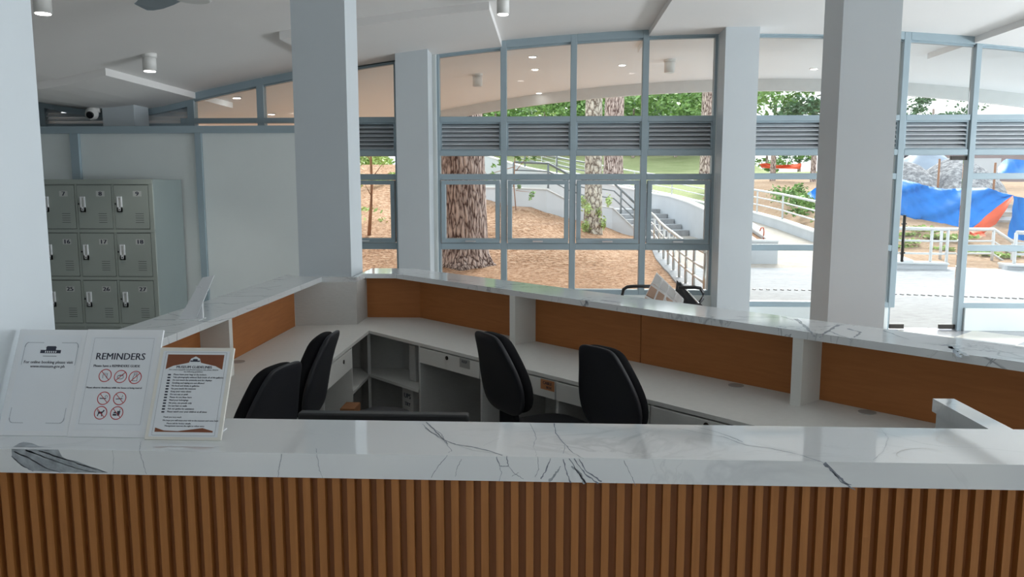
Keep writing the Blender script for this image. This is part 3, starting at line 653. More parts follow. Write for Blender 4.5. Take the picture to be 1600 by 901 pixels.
# sign 1 : booking notice
e, P, up, wd, L = sign('booking_sign', 'white booking sign with small building emblem, nearest the big left pillar', -1.352, -1.174, 1.795, 1.911, 1.293, M['acrylic'])
mb = MB().use(M['paper']); quad(mb, P, .09, .93, .05, .95, .0002); mb.use(M['ink']); emblem(mb, P, .52, .795, .15, up)
mb.use(M['paper']); 
for k_ in range(6): quad(mb, P, .44 + k_ * .03, .455 + k_ * .03, .778, .795, .0008)
mb.use(M['ink'])
text_geo(mb, 'For online booking please visit', P(.52, .675, .0006), X0, up, .0104, .00025); text_geo(mb, 'www.museum.gov.ph', P(.52, .635, .0006), X0, up, .0104, .00025)
line(mb, P, (.42, .745), (.62, .745), .0012); mb.use(M['greyline'])
for (a, b) in (((.13, .66), (.13, .83)), ((.18, .875), (.40, .875)), ((.66, .875), (.86, .875)), ((.91, .66), (.91, .83)), ((.13, .16), (.13, .26)), ((.18, .12), (.34, .12)), ((.66, .12), (.86, .12)), ((.91, .16), (.91, .26))): line(mb, P, a, b, .0012)
for (cx, cy, a0) in ((.18, .83, 90), (.86, .83, 0), (.18, .165, 180), (.86, .165, 270)):
    pts = [P(cx + .05 * math.cos(math.radians(a0 + t)), cy + .045 * math.sin(math.radians(a0 + t)), .0004) for t in range(0, 91, 15)]
    mb.strip(pts, [.0025] * 7, Y0, 0)
mb.build('printed_sheet', None, e)
# sign 2 : reminders
e, P, up, wd, L = sign('reminders_sign', 'white REMINDERS sign with red prohibition circles, middle of the three signs', -1.173, -.975, 1.792, 1.909, 1.295, M['acrylic'])
mb = MB().use(M['paper']); quad(mb, P, .08, .93, .07, .94, .0002); mb.use(M['ink'])
text_geo(mb, 'REMINDERS', P(.50, .715, .0006), X0, up, .0245, .0005)
text_geo(mb, 'Please have a REMINDERS GUIDE', P(.17, .645, .0006), X0, up, .0085, .0003, 'LEFT'); text_geo(mb, 'Please observe cleanliness while the house is being toured', P(.13, .445, .0006), X0, up, .0060, .0003, 'LEFT')
mb.use(M['greyline'])
for a, b in (((.12, .12), (.12, .92)), ((.12, .92), (.90, .92)), ((.90, .92), (.90, .12)), ((.12, .12), (.90, .12))): line(mb, P, a, b, .0006)
asp = wd / L
def prohib(u, v, kind, r=.0155):
    c = P(u, v, .0006); mb.use(M['ink'])
    def q(x, y): return c + X0 * x * r + up * y * r
    def seg(pts, w=.0012): PP = [q(*p) for p in pts]; mb.strip(PP, [w] * len(PP), Y0, 0)
    def poly(pts): mb.add([q(*p) for p in pts], [tuple(range(len(pts)))])
    if kind == 'touch': seg([(-.35, -.5), (-.4, .1), (-.2, .5), (-.05, .1), (.05, .55), (.15, .1), (.35, .4), (.3, -.5)]) 
    if kind == 'pan': seg([(.55 * math.cos(t * .5), .35 * math.sin(t * .5) - .1) for t in range(14)]); seg([(-.5, .15), (.5, .25)])
    if kind == 'bag': seg([(-.4, -.6), (-.35, .1), (-.2, .45), (.2, .45), (.35, .1), (.4, -.6), (-.4, -.6)]); seg([(-.2, .45), (-.3, .75), (.3, .75), (.2, .45)])
    if kind == 'smoke': poly([(-.7, -.12), (.45, -.12), (.45, .04), (-.7, .04)]); seg([(.3, .15), (.15, .35), (.4, .5), (.6, .35), (.55, .15)])
    if kind == 'vape': poly([(-.65, -.2), (.5, -.1), (.5, .05), (-.65, -.05)]); seg([(.3, .2), (.5, .4), (.35, .6)])
    if kind == 'dog': poly([(-.45, .2), (.3, .2), (.3, -.15), (-.45, -.15)]); poly([(.2, .1), (.45, .55), (.65, .35), (.35, .0)]); poly([(-.45, -.1), (-.25, -.1), (-.4, -.6), (-.55, -.55)]); poly([(.1, -.1), (.3, -.1), (.35, -.6), (.2, -.6)]); seg([(-.45, .15), (-.65, .45)])
    if kind == 'food': poly([(-.65, -.45), (.0, -.45), (.0, -.15), (-.65, -.15)]); poly([(-.6, -.05), (-.05, -.05), (-.15, .2), (-.5, .2)]); poly([(.1, -.45), (.5, -.45), (.6, .35), (.05, .35)]); seg([(.4, .35), (.55, .7)])
    mb.use(M['red']); mb.add([c + (X0 * math.cos(t * math.pi / 16) + up * math.sin(t * math.pi / 16)) * r * k for t in range(32) for k in (1, 1.14)], [(2 * i, 2 * i + 1, (2 * i + 3) % 64, (2 * i + 2) % 64) for i in range(32)])
    d = -1 if kind in ('pan', 'bag') else 1
    A = c + (X0 * -.7 + up * .7 * d) * r; B = c + (X0 * .7 - up * .7 * d) * r; A += V((0, -.0003, 0)); B += V((0, -.0003, 0)); mb.strip([A, B], [.0017, .0017], Y0, 0)
for u, v, kd in ((.345, .565, 'touch'), (.545, .557, 'pan'), (.735, .55, 'bag'), (.38, .355, 'smoke'), (.585, .355, 'vape'), (.375, .222, 'dog'), (.58, .222, 'food')): prohib(u, v, kd, .0145)
mb.build('printed_sheet', None, e)
# sign 3 : guidelines
e, P, up, wd, L = sign('guidelines_sign', 'smaller framed guidelines sign with brown header and footer, rightmost of the three signs', -.974, -.785, 1.781, 1.887, 1.2545, M['cream'])
mb = MB().use(M['paper']); quad(mb, P, .05, .95, .035, .965, .0002)
mb.use(M['greyline'])
for a, b in (((.09, .05), (.09, .95)), ((.91, .95), (.91, .05)), ((.09, .05), (.91, .05)), ((.09, .95), (.91, .95))): line(mb, P, a, b, .0008)
mb.use(M['brownink'])
arch = [(.12, .76), (.22, .80), (.34, .82), (.42, .835), (.44, .88), (.50, .905), (.56, .88), (.58, .835), (.66, .82), (.78, .80), (.88, .76)]
for (a, b), (c, d) in zip(arch, arch[1:]): mb.add([P(a, b, .0004), P(c, d, .0004), P(c, .925, .0004), P(a, .925, .0004)], [(0, 1, 2, 3)])
ft = [(.12, .13), (.24, .10), (.42, .095), (.60, .115), (.74, .13), (.88, .10)]
for (a, b), (c, d) in zip(ft, ft[1:]): mb.add([P(a, .085, .0004), P(c, .085, .0004), P(c, d, .0004), P(a, b, .0004)], [(0, 1, 2, 3)])
mb.use(M['ink']); emblem(mb, P, .50, .855, .065, up, .0008)
text_geo(mb, 'MUSEUM GUIDELINES', P(.50, .772, .0006), X0, up, .0094, .0003)
text_geo(mb, 'For a more enjoyable and pleasant museum visit, please observe', P(.50, .75, .0006), X0, up, .0048, .00012); text_geo(mb, 'the following guidelines:', P(.50, .727, .0006), X0, up, .005, .00012)
for i, t in enumerate(('Please leave your bags at the lockers', 'Take photographs without flash inside all of the galleries', 'Do not touch the artworks and the displays', 'Smoking and vaping are not allowed', 'No food and drinks in galleries', 'No pets inside the museum', 'Keep your voice down', 'Do not run or push', 'Please do not litter here', 'Mind your belongings', 'No pens, use pencils only', 'Do not lean on walls', 'Ask our guides for assistance', 'Please watch over your children at all times')):
    v = .695 - i * .031
    text_geo(mb, t, P(.24, v, .0006), X0, up, .0056, .00022, 'LEFT'); quad(mb, P, .165, .205, v - .004, v + .012, .0005)
for t, v, u in (('Thank you very much', .235, .2), ('We hope you will enjoy your visit to the museum and come back', .20, .2), ('Please ask for further details', .168, .26)): text_geo(mb, t, P(u, v, .0006), X0, up, .0052, .0002, 'LEFT')
text_geo(mb, 'Management reserves the right to refuse entry', P(.5, .142, .0006), X0, up, .0052, .0002)
mb.build('printed_sheet', None, e)

# ------------------------------------------------------------------ monitor behind the counter
mn = empty('computer_monitor', (-.51, 2.30, .72), 'black computer monitor seen from behind just over the front counter', 'monitor')
mb = MB(); mb.box(-.781, -.246, 2.335, 2.375, .748, .957); mb.box(-.70, -.33, 2.315, 2.34, .78, .93); mb.build('monitor_housing', M['plastic'], mn, bevel=.006)
mb = MB(); mb.box(-.772, -.255, 2.3755, 2.3765, .757, .948); mb.build('screen', M['lens'], mn)
mb = MB(); mb.box(-.55, -.47, 2.30, 2.33, .725, .85); mb.box(-.63, -.39, 2.18, 2.299, .72, .735); mb.build('monitor_stand', M['plastic'], mn, bevel=.003)

# ------------------------------------------------------------------ office chairs
def sup(cx, cy, cz, a, b, n=24, e=3.2, axis='z', tiltx=0):
    out = []
    for i in range(n):
        t = 2 * math.pi * i / n; c, s = math.cos(t), math.sin(t)
        x = a * math.copysign(abs(c) ** (2 / e), c); y = b * math.copysign(abs(s) ** (2 / e), s); out.append(V((cx + x, cy + y, cz)))
    return out
def make_chair():
    """faces +y; origin on the floor under the column"""
    r = empty('office_chair', (0, 0, 0), 'x', 'chair')
    prof = [(0, .07), (.03, .115), (.10, .150), (.22, .170), (.36, .174), (.50, .164), (.66, .142), (.82, .118), (.92, .104), (.975, .09), (1, .06)]
    def backpart(y_off, thick, k, name, m, z0, z1, flat):
        rings = []
        for v, w in prof:
            bend = .022 * math.sin(v * math.pi) - .15 * (v - .25) * .68; e = min(v, 1 - v)
            rings.append(sup(0, -.20 + bend + y_off, z0 + v * (z1 - z0), w * k, thick * (.35 + .65 * min(1, e / .09 + .1)), 32, flat))
        mb = MB(); mb.loft(rings); return mb.build(name, m, r, sub=1)
    backpart(-.036, .017, 1.0, 'back_shell', M['leather'], .655, 1.03, 4); backpart(.006, .043, .95, 'backrest', M['black'], .662, 1.024, 2.7)
    mb = MB(); rings = [sup(0, .03, .478 + z, .205 * k, .205 * k, 32, 3) for z, k in ((0, .84), (.012, .95), (.045, 1), (.07, .97), (.083, .85), (.086, .4))]; mb.loft(rings); mb.build('seat', M['black'], r, sub=1)
    mb = MB(); mb.loft([[V((x_ * w, y - .014, z)), V((x_ * w, y + .014, z))][::int(x_)] if False else None for x_ in ()] or [[V((-w, y - .014, z)), V((w, y - .014, z)), V((w, y + .016, z)), V((-w, y + .016, z))] for w, y, z in ((.05, -.215, .80), (.055, -.195, .70), (.07, -.185, .60), (.075, -.185, .50), (.075, -.17, .47))], smooth=False)
    mb.box(-.05, .05, -.18, .04, .462, .482); mb.build('back_bracket', M['black'], r, bevel=.006)
    mb = MB(); mb.cyl((0, 0, .09), .028, .31, 16); mb.cyl((0, 0, .38), .018, .09, 12); mb.build('gas_column', M['plastic'], r)
    mb = MB(); mb.cyl((0, 0, .07), .05, .05, 16)
    for i in range(5):
        a = i * 2 * math.pi / 5; d = V((math.cos(a), math.sin(a), 0)); mb.tube([V((0, 0, .10)), d * .225 + V((0, 0, .07))], [.026, .016], 8)
    mb.build('chair_base', M['plastic'], r)
    for i in range(5):
        a = i * 2 * math.pi / 5; d = V((math.cos(a), math.sin(a), 0)); n_ = V((-d.y, d.x, 0)); mb = MB(); c = d * .225 + V((0, 0, .027)); mb.tube([c - n_ * .022, c + n_ * .022], .027, 14); mb.build('caster', M['plastic'], r)
    return r
ch = make_chair()
spots = [(-.02, 3.53, 0, 'black office chair with its seat showing, in front of the right desk arm'),
         (.42, 3.28, 0, 'black office chair nearest the right pillar, in front of the orange-tagged drawer'),
         (-1.25, 3.33, 0, 'black office chair at the left desk arm, the farther and taller of two'),
         (-1.235, 2.78, 0, 'black office chair at the left desk arm, nearer one, half behind marble counter')]
rots = [-55, -48, 90, 75]
for i, (x, y, _, lb) in enumerate(spots):
    o = ch if i == 0 else copy_tree(ch)
    o.location = (x, y, 0); o.rotation_euler = (0, 0, math.radians(rots[i])); o['label'] = lb; o['group'] = 'office chairs behind the counter'
# round stool just over the monitor
st = empty('stool', (-.87, 3.95, 0), 'round black stool seat just visible above the monitor', 'stool')
mb = MB(); rings = [sup(-.87, 3.95, .425 + z, .16 * k, .16 * k, 28, 2) for z, k in ((0, .9), (.015, 1), (.045, 1), (.06, .9), (.063, .4))]; mb.loft(rings); mb.build('seat', M['leather'], st, sub=1)
mb = MB(); mb.cyl((-.87, 3.95, .03), .025, .41, 12); mb.build('stool_column', M['plastic'], st)
mb = MB(); mb.cyl((-.87, 3.95, 0), .19, .035, 24, .15); mb.build('stool_base', M['plastic'], st)

# ------------------------------------------------------------------ ceiling lamps, fan and camera
def lamp(x, y, r, h, label, on=True, m='column', power=6):
    zt = C(x) - (.0)
    e = empty('ceiling_lamp', (x, y, zt - h), label, 'ceiling lamp', 'cylinder ceiling lamps')
    mb = MB(); n = 28
    mb.tube([(x, y, zt - h), (x, y, zt + .02)], r, n); mb.build('lamp_housing', M['camera_white'], e)
    mb = MB(); mb.tube([(x, y, zt - .03), (x, y, zt + .02)], r * 1.12, n); mb.build('mounting_plate', M['camera_white'], e)
    mb = MB(); mb.cyl((x, y, zt - h - .004), r * .82, .0035, n); mb.build('lamp_lens', M['lamp_on'] if on else M['acrylic'], e)
    if on:
        l = bpy.data.lights.new('lamp_light', 'SPOT'); l.energy = power; l.spot_size = math.radians(100); l.spot_blend = .6; l.shadow_soft_size = .04; l.color = (1, .96, .9)
        lo = bpy.data.objects.new('lamp_light', l); COL.objects.link(lo); lo.parent = e; lo.location = (0, 0, -.02)
lamp(-.42, 7.2, .055, .17, 'white cylinder ceiling lamp over the middle of the desk, beside the raised ceiling bay', power=15)
lamp(-3.72, 7.30, .060, .15, 'white cylinder ceiling lamp at the corner of the ceiling pad above the lockers', power=15)
lamp(-3.35, 5.20, .055, .16, 'white cylinder ceiling lamp beside the left pillar edge', power=15)
lamp(1.18, 7.05, .055, .15, 'white cylinder ceiling lamp cut by the top edge, right of the ceiling bay', power=15)
lamp(-1.05, 11.6, .07, .17, 'white cylinder lamp under the outdoor canopy, left one seen through the glass', False)
lamp(1.70, 11.5, .075, .18, 'white cylinder lamp under the outdoor canopy, right one seen through the glass', False)
for px, py in ((808, 72), (826, 72), (832, 88), (836, 108), (842, 145), (972, 101), (964, 137), (1272, 107), (1223, 140), (370, 152), (424, 178)):
    r_ = ray(px, py); t = 9.5
    while t < 16 and EYE + r_.z / r_.y * t < C(r_.x / r_.y * t): t += .02
    x, y = r_.x / r_.y * t, t
    e = MB(); e.use(M['camera_white']).cyl((x, y, C(x) - .008), .065, .012, 20); e.use(M['lamp_on']).cyl((x, y, C(x) - .011), .045, .004, 20)
    o = e.build('downlight', None); tag(o, 'small round recessed downlight in the canopy underside', 'downlight', 'downlights in the canopy')
# ceiling fan
_t = atz(222, 12, 2.78); fx, fy = _t.x + .52, _t.y - .42; fz = 2.78
fn = empty('ceiling_fan', (fx, fy, fz), 'blue-grey ceiling fan blade hanging at the top left of the room', 'ceiling fan')
mb = MB(); mb.cyl((fx, fy, fz - .06), .10, .14, 24); mb.build('fan_motor', M['camera_white'], fn, bevel=.01)
mb = MB(); mb.cyl((fx, fy, fz + .08), .015, C(fx) - fz - .08, 12); mb.build('down_rod', M['camera_white'], fn)
for k_ in range(3):
    a = math.radians(141 + 120 * k_); d = V((math.cos(a), math.sin(a), 0)); n_ = V((-d.y, d.x, 0)); rr = []
    for s_, w_ in ((.10, .03), (.2, .055), (.4, .075), (.55, .078), (.64, .06), (.67, .03)):
        c = V((fx, fy, fz)) + d * s_; rr.append([c - n_ * w_ - Z0 * .012, c + n_ * w_ + Z0 * .008, c + n_ * w_ + Z0 * .014, c - n_ * w_ - Z0 * .006])
    mb = MB(); mb.loft(rr, smooth=False); mb.build('fan_blade', M['fan'], fn, bevel=.002)
# dome camera on the post
cm = empty('security_camera', (-5.22, 8.9, 2.42), 'white security camera with black lens beside the round pillar', 'security camera')
mb = MB(); mb.cyl((-5.22, 8.9, 2.52), .07, .05, 24); mb.build('camera_mount', M['camera_white'], cm)
mb = MB(); rr = [sup(-5.22, 8.86, 2.43 + .075 * (1 - math.cos(a)) / 1, .07 * math.sin(a) + .001, .07 * math.sin(a) + .001, 24, 2) for a in [math.pi * i / 10 for i in range(0, 11)]]; mb.loft(rr); mb.build('camera_ball', M['camera_white'], cm)
mb = MB(); mb.tube([(-5.21, 8.805, 2.488), (-5.205, 8.785, 2.478)], [.042, .036], 20); mb.build('camera_lens', M['lens'], cm)

# ------------------------------------------------------------------ folded cart beyond the ledge
fcx = empty('folding_cart', (1.75, 7.6, 0), 'folded cart with silver quilted panel, black flap and black tube handles behind the ledge', 'cart')
Yc = 7.2
def PQ(px, py, Y=Yc): return aty(px, py, Y)
for k_, pts in enumerate(([(972, 520), (972, 462), (974, 452), (980, 448), (990, 447), (1030, 447)], [(1060, 449), (1085, 448.5), (1094, 450), (1099, 457), (1098, 466), (1090, 476), (1080, 520)])):
    P_ = [PQ(*p) for p in pts]; 
    if k_ == 0: P_[0] = V((P_[0].x, Yc, .02))
    else: P_[-1] = V((P_[-1].x, Yc, .02))
    mb = MB(); mb.tube(P_, .016, 10); mb.build('tube_handle', M['plastic'], fcx)
A, B, Cq, D = PQ(1026, 425, 7.1), PQ(1068, 466, 6.9), PQ(1058, 520, 6.7), PQ(990, 500, 6.9)
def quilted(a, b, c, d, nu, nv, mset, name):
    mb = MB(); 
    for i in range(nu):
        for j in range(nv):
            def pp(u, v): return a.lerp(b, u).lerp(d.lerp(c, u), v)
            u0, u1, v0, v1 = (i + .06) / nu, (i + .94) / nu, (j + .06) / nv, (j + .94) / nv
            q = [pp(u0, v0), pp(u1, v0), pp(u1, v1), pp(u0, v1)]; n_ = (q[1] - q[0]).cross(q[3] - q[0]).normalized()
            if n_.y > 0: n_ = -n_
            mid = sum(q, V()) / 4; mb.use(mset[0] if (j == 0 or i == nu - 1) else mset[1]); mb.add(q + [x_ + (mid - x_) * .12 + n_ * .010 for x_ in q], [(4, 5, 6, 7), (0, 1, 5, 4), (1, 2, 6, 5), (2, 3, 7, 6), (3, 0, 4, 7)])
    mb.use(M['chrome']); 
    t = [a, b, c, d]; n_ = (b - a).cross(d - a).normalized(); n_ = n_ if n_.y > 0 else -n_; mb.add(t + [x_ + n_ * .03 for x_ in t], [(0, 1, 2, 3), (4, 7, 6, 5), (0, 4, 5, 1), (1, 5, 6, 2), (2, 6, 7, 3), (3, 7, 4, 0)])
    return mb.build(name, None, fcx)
quilted(A, B, Cq, D, 4, 4, [M['polished'], M['brown_reflection']], 'silver_panel')  # inner cells carry a painted brown reflection, border stays steel
A2, B2, C2, D2 = PQ(1058, 438, 7.35), PQ(1101, 480, 7.15), PQ(1100, 520, 7.0), PQ(1050, 500, 7.2)
mb = MB(); n_ = V((0, .03, 0)); t = [A2, B2, C2, D2]; mb.add(t + [q + n_ for q in t], [(0, 1, 2, 3), (4, 7, 6, 5), (0, 4, 5, 1), (1, 5, 6, 2), (2, 6, 7, 3), (3, 7, 4, 0)]); mb.build('black_flap', M['plastic'], fcx)
mb = MB(); a, b = PQ(1062, 441, 7.33), PQ(1092, 474, 7.14); mb.tube([a, b], .008, 6); mb.build('edge_rod', M['polished'], fcx)
mb = MB(); mb.box(1.35, 2.05, 6.7, 7.25, .10, .14); 
for x_, y_ in ((1.4, 6.75), (2.0, 6.75), (1.4, 7.2), (2.0, 7.2)): mb.tube([(x_ - .02, y_, .05), (x_ + .02, y_, .05)], .05, 14)
mb.build('cart_base', M['plastic'], fcx)
#OUTDOOR
# ------------------------------------------------------------------ outdoors: ground
def smooth(a, b, x):
    t = max(0, min(1, (x - a) / (b - a))); return t * t * (3 - 2 * t)
def walk(Y): return max(-.01, .04 * (Y - 14))
def G(px, py, fn=walk, t0=9.5):
    r = ray(px, py); t = t0
    while t < 90 and EYE + r.z / r.y * t > fn(t): t += .01
    return V((r.x / r.y * t, t, EYE + r.z / r.y * t))
bq = [G(*p) for p in ((1060, 445.5), (1053, 437.7), (1046.6, 428.8), (1040, 423), (1033, 414.4), (1026.6, 406.6), (1022.8, 397.8), (1020, 391))]
XB = [(9.4, bq[0].x)] + [(p.y, p.x) for p in bq] + [(22.2, 2.62), (30, 2.7)]
W1Y = [(-.137, 22.5), (-.092, 21.5), (-.047, 20.8), (-.002, 20.9), (.023, 21.3), (.064, 21.7), (.082, 22), (.2, 22)]
def straw_h(x, Y):
    s = interp(x / Y, [(-.1, .20), (-.022, .18), (.022, .115), (.064, .08), (.118, .035)])
    h = .01 * (Y - 9.2) + s * max(0, Y - 15) * smooth(14.2, 17.5, Y) if Y < 26.5 or x > -2 else .17 + s * 11.5
    h = min(h, .2 + s * 12)
    if x / Y > -.16 and Y > interp(x / Y, W1Y) + .25: return -.1
    w = walk(Y); k = smooth(0, 1.3, interp(Y, XB) - x)
    return w + .02 + (h - w) * k + (.03 * noise.noise(V((x * .7, Y * .7, 0))) + .02 * noise.noise(V((x * 5, Y * 5, 3)))) * k
def grid_mesh(mb, ys, xa, xb, n, hf):
    rows = []
    for Y in ys:
        a, b = xa(Y), xb(Y); rows.append([V((a + (b - a) * i / n, Y, hf(a + (b - a) * i / n, Y))) for i in range(n + 1)])
    fs = [(r * (n + 1) + i, r * (n + 1) + i + 1, (r + 1) * (n + 1) + i + 1, (r + 1) * (n + 1) + i) for r in range(len(ys) - 1) for i in range(n)]
    mb.add([p for r in rows for p in r], fs, True); return mb
def frange(a, b, s):
    o = []
    while a < b: o.append(a); a += s
    return o + [b]
mb = MB(); grid_mesh(mb, frange(9.48, 30, .22), lambda Y: -16, lambda Y: interp(Y, XB), 110, straw_h)
struct(mb.build('ground', M['straw'], base=False))
W2P = [(15.8, 6.9), (21, 7.07), (24.5, 7.2), (27.6, 7.27), (31.5, 6.3), (35, 5.4)]
mb = MB().use(M['concrete']); grid_mesh(mb, frange(9.47, 15.9, .4), lambda Y: interp(Y, XB), lambda Y: 16, 12, lambda x, Y: walk(Y)); mb.use(M['rampc'])
grid_mesh(mb, frange(15.9, 33, .5), lambda Y: interp(Y, XB), lambda Y: interp(Y, W2P), 8, lambda x, Y: walk(Y))
mb.use(M['concrete']); cbm = [V((interp(Y, XB) - .03, Y, walk(Y))) for Y in frange(9.6, 21.8, .3)]
for i in range(len(cbm) - 1):
    a, b = cbm[i], cbm[i + 1]; mb.add([a, b, b + V((.38, 0, 0)), a + V((.38, 0, 0)), a + V((0, 0, .05)), b + V((0, 0, .05)), b + V((.38, 0, .05)), a + V((.38, 0, .05))], [(4, 7, 6, 5), (0, 4, 5, 1), (3, 2, 6, 7)])
mb.use(M['dark']); px = 1178
while px < 1640:
    if not 1276 < px < 1390: 
        p = atz(px, interp(px, [(1178, 451.5), (1270, 453), (1400, 459), (1600, 466)]), .0); mb.obox((p.x, p.y, -.004), (.012, -.03, 0), (.012, .006, 0), (0, 0, .006))
    px += 11
struct(mb.build('path', None, base=False))
def dirt_h(x, Y):
    H = interp(Y, [(9.4, -.03), (16, .03), (18, .15), (22, .8), (28, 1.5), (45, 2.7)]); w = walk(Y); xw = interp(Y, W2P) if Y > 15.8 else 16
    k = smooth(0, 2.2, x - xw) if x > xw else 0
    return w + .05 + (H - w) * k + .06 * noise.noise(V((x * .8, Y * .8, 5))) * k
mb = MB().use(M['dirt']); grid_mesh(mb, frange(15.95, 34, .4), lambda Y: interp(Y, W2P), lambda Y: 30, 50, dirt_h)
mb.use(M['grass'])
struct(mb.build('dirt_ground', M['dirt'], base=False))
def hill_h(x, Y):
    H = interp(Y, [(29, .85), (31.5, 1.0), (35, 1.35), (40, 1.75), (50, 2.65), (60, 4.3), (80, 6.4), (120, 8)]); q = x / Y
    cap = 2.75 + 6 * (1 - smooth(.215, .26, q)); cap = min(cap, 2.0 + 7 * smooth(-.17, -.07, q))
    return min(H, cap) + .12 * noise.noise(V((x * .15, Y * .15, 0)))
mb = MB(); grid_mesh(mb, frange(30, 60, 1) + frange(62, 120, 4), lambda Y: -45, lambda Y: 70, 90, hill_h)
hill = mb.build('hill', M['grass'], base=False); struct(hill)
hill.data.materials.append(M['dirt'])
for p in hill.data.polygons:
    c = p.center + WL[hill]
    if c.x / c.y > .235 and c.y < 46: p.material_index = 1
# ------------------------------------------------------------------ outdoor walls, stairs
def ribbon(name, pts, t, m, cop=None, par=None):
    """pts: (x, y, zbottom, ztop)"""
    mb = MB().use(m); n = len(pts); off = []
    for i, p in enumerate(pts):
        a = V(pts[max(0, i - 1)][:2]); b = V(pts[min(n - 1, i + 1)][:2]); d = (b - a).normalized(); off.append(V((-d.y, d.x)) * t)
    rows = []
    for p, o in zip(pts, off): rows.append([V((p[0], p[1], p[2])), V((p[0] + o.x, p[1] + o.y, p[2])), V((p[0] + o.x, p[1] + o.y, p[3])), V((p[0], p[1], p[3]))])
    mb.loft(rows, smooth=False)
    if cop:
        mb.use(cop); rows = []
        for p, o in zip(pts, off): q = o * .15; rows.append([V((p[0] - q.x, p[1] - q.y, p[3])), V((p[0] + o.x + q.x, p[1] + o.y + q.y, p[3])), V((p[0] + o.x + q.x, p[1] + o.y + q.y, p[3] + .035)), V((p[0] - q.x, p[1] - q.y, p[3] + .035))])
        mb.loft(rows, smooth=False)
    return mb.build(name, None, par, base=False)
def WP(px, ytop, Y, zb): p = aty(px, ytop, Y); return (p.x, Y, zb, p.z)
w1 = [WP(640, 292, 23.5, .3), WP(690, 292, 22.5, .3), WP(745, 293, 21.5, .3), WP(800, 294, 20.8, .3), WP(854, 296, 20.9, .2), WP(885, 312, 21.3, .2), WP(908, 320, 21.5, .1), WP(935, 322, 21.7, .1), WP(957, 325, 22, .0), WP(994, 360, 22, 0)]
struct(ribbon('retaining_wall', w1, .22, M['outwall'], M['coping']))
w3 = [WP(970, 293, 27, .2), WP(992, 297, 26.2, .2), WP(1013, 302, 25.5, .2), WP(1046.6, 307.6, 24, .2), WP(1075, 316.7, 22.6, 0), WP(1101, 328.4, 21.3, 0), WP(1135, 352, 19.0, 0), WP(1168, 377, 16.5, 0)]
struct(ribbon('retaining_wall', w3, .18, M['outwall'], M['coping']))
w3b = [WP(1216, 377.5, 16.5, 0), WP(1177, 351, 18.6, 0), WP(1130, 331, 21.9, 0)]
struct(ribbon('retaining_wall', [WP(1162, 377, 16.5, 0), w3b[0]], .18, M['outwall'], M['coping'])); struct(ribbon('retaining_wall', w3b, .16, M['outwall'], M['coping']))
mb = MB(); P_ = [(p[0], p[1]) for p in (w3[4], w3[5], w3[6], w3[7], w3b[0], w3b[1], w3b[2])]
mb.add([V((x, y, interp(y, [(16.5, w3[7][3] - .06), (18.6, w3b[1][3] - .06), (22.6, w3[4][3] - .1)]))) for x, y in P_], [tuple(range(7))]); struct(mb.build('planter_ground', M['straw'], base=False))
w4 = [WP(740, 238, 33, .3), WP(820, 262, 31.5, .3), WP(870, 272, 30, .3), WP(930, 284, 28.5, .3), WP(972, 293, 27, .3)]
struct(ribbon('retaining_wall', w4, .2, M['outwall'], M['coping']))
w2 = [(7.0, 15.8, -.1, .22), (7.03, 18.5, 0, .42), WP(1268, 362, 21, .1), WP(1217, 344, 24.5, .2), WP(1178, 333, 27.6, .3), WP(1101, 318, 31.5, .4), WP(1046, 304.5, 35, .5), WP(988, 292.5, 40, .6), WP(891, 269.5, 50, 1), WP(805, 246, 60, 1.5)]
struct(ribbon('kerb', w2, -.2, M['outwall'], M['coping']))
struct(ribbon('kerb', [WP(1383, 410.5, 15.8, -.05), WP(1481, 413, 15.8, -.05)], .25, M['outwall'], M['coping']))
struct(ribbon('kerb', [WP(1574, 415, 15.8, -.05), WP(1680, 420, 15.8, -.05)], .3, M['outwall'], M['coping']))
L0, L5, R0, R5 = aty(995, 366, 22), aty(957, 327, 24.4), aty(1076, 367, 22.4), aty(1022, 332, 25.2)
stp = MB()
for i in range(5):
    a, b = i / 5, 1.0; l0 = L0.lerp(L5, a); r0 = R0.lerp(R5, a); z = .36 + (i + 1) * .136
    stp.prism([(l0.x, l0.y), (r0.x, r0.y), (R5.x, R5.y + 1.5), (L5.x, L5.y + 1.5)], 0 + i * .001, z)
struct(stp.build('stairs', M['concrete'], base=False))
# ------------------------------------------------------------------ railings
def railing(label, base, h, mids, r, m, name='railing', posts=None, top_close=False):
    e = empty(name, base[0], label, 'railing')
    mb = MB(); mb.tube([p + Z0 * h for p in base], r * 1.15, 8); mb.build('top_rail', m, e)
    for f in mids: mb = MB(); mb.tube([p + Z0 * h * f for p in base], r * .75, 6); mb.build('mid_rail', m, e)
    for p in (posts or base):
        mb = MB(); mb.tube([p, p + Z0 * (h - .01)], r, 8); mb.cyl(p, r * 2.2, .012, 12); mb.build('post', m, e)
    return e
def wtop(w, i0, i1, off=.1):
    return [V((p[0] + off * .4, p[1] + off, p[3] + .03)) for p in w[i0:i1]]
railing('silver stair railing curving down beside the pine straw', [G(*p) + Z0 * .04 for p in ((1100, 474), (1083, 458), (1071, 446.6), (1061, 436.6), (1052, 425.5), (1043.8, 416.6), (1036.6, 407.8), (1029.4, 397.5), (1022, 384), (1014, 374))], .71, (.36, .66), .026, M['rail'])
up_ = wtop(w1, 3, 10); railing('dark grey handrail on the white wall beside the concrete stairs', up_, .66, (.36, .68), .028, M['rail_dark'], posts=[up_[0], up_[1], up_[2], up_[4], up_[5].lerp(up_[6], .3)])
railing('dark grey handrail above the white wall behind the big pine trunk', [V((p[0], p[1] + .1, p[3] + .03)) for p in w4[:4]], .9, (.33, .66), .03, M['rail_dark'])
q2 = [V((p[0] + .1, p[1], p[3] + .03)) for p in w2]
dense = []
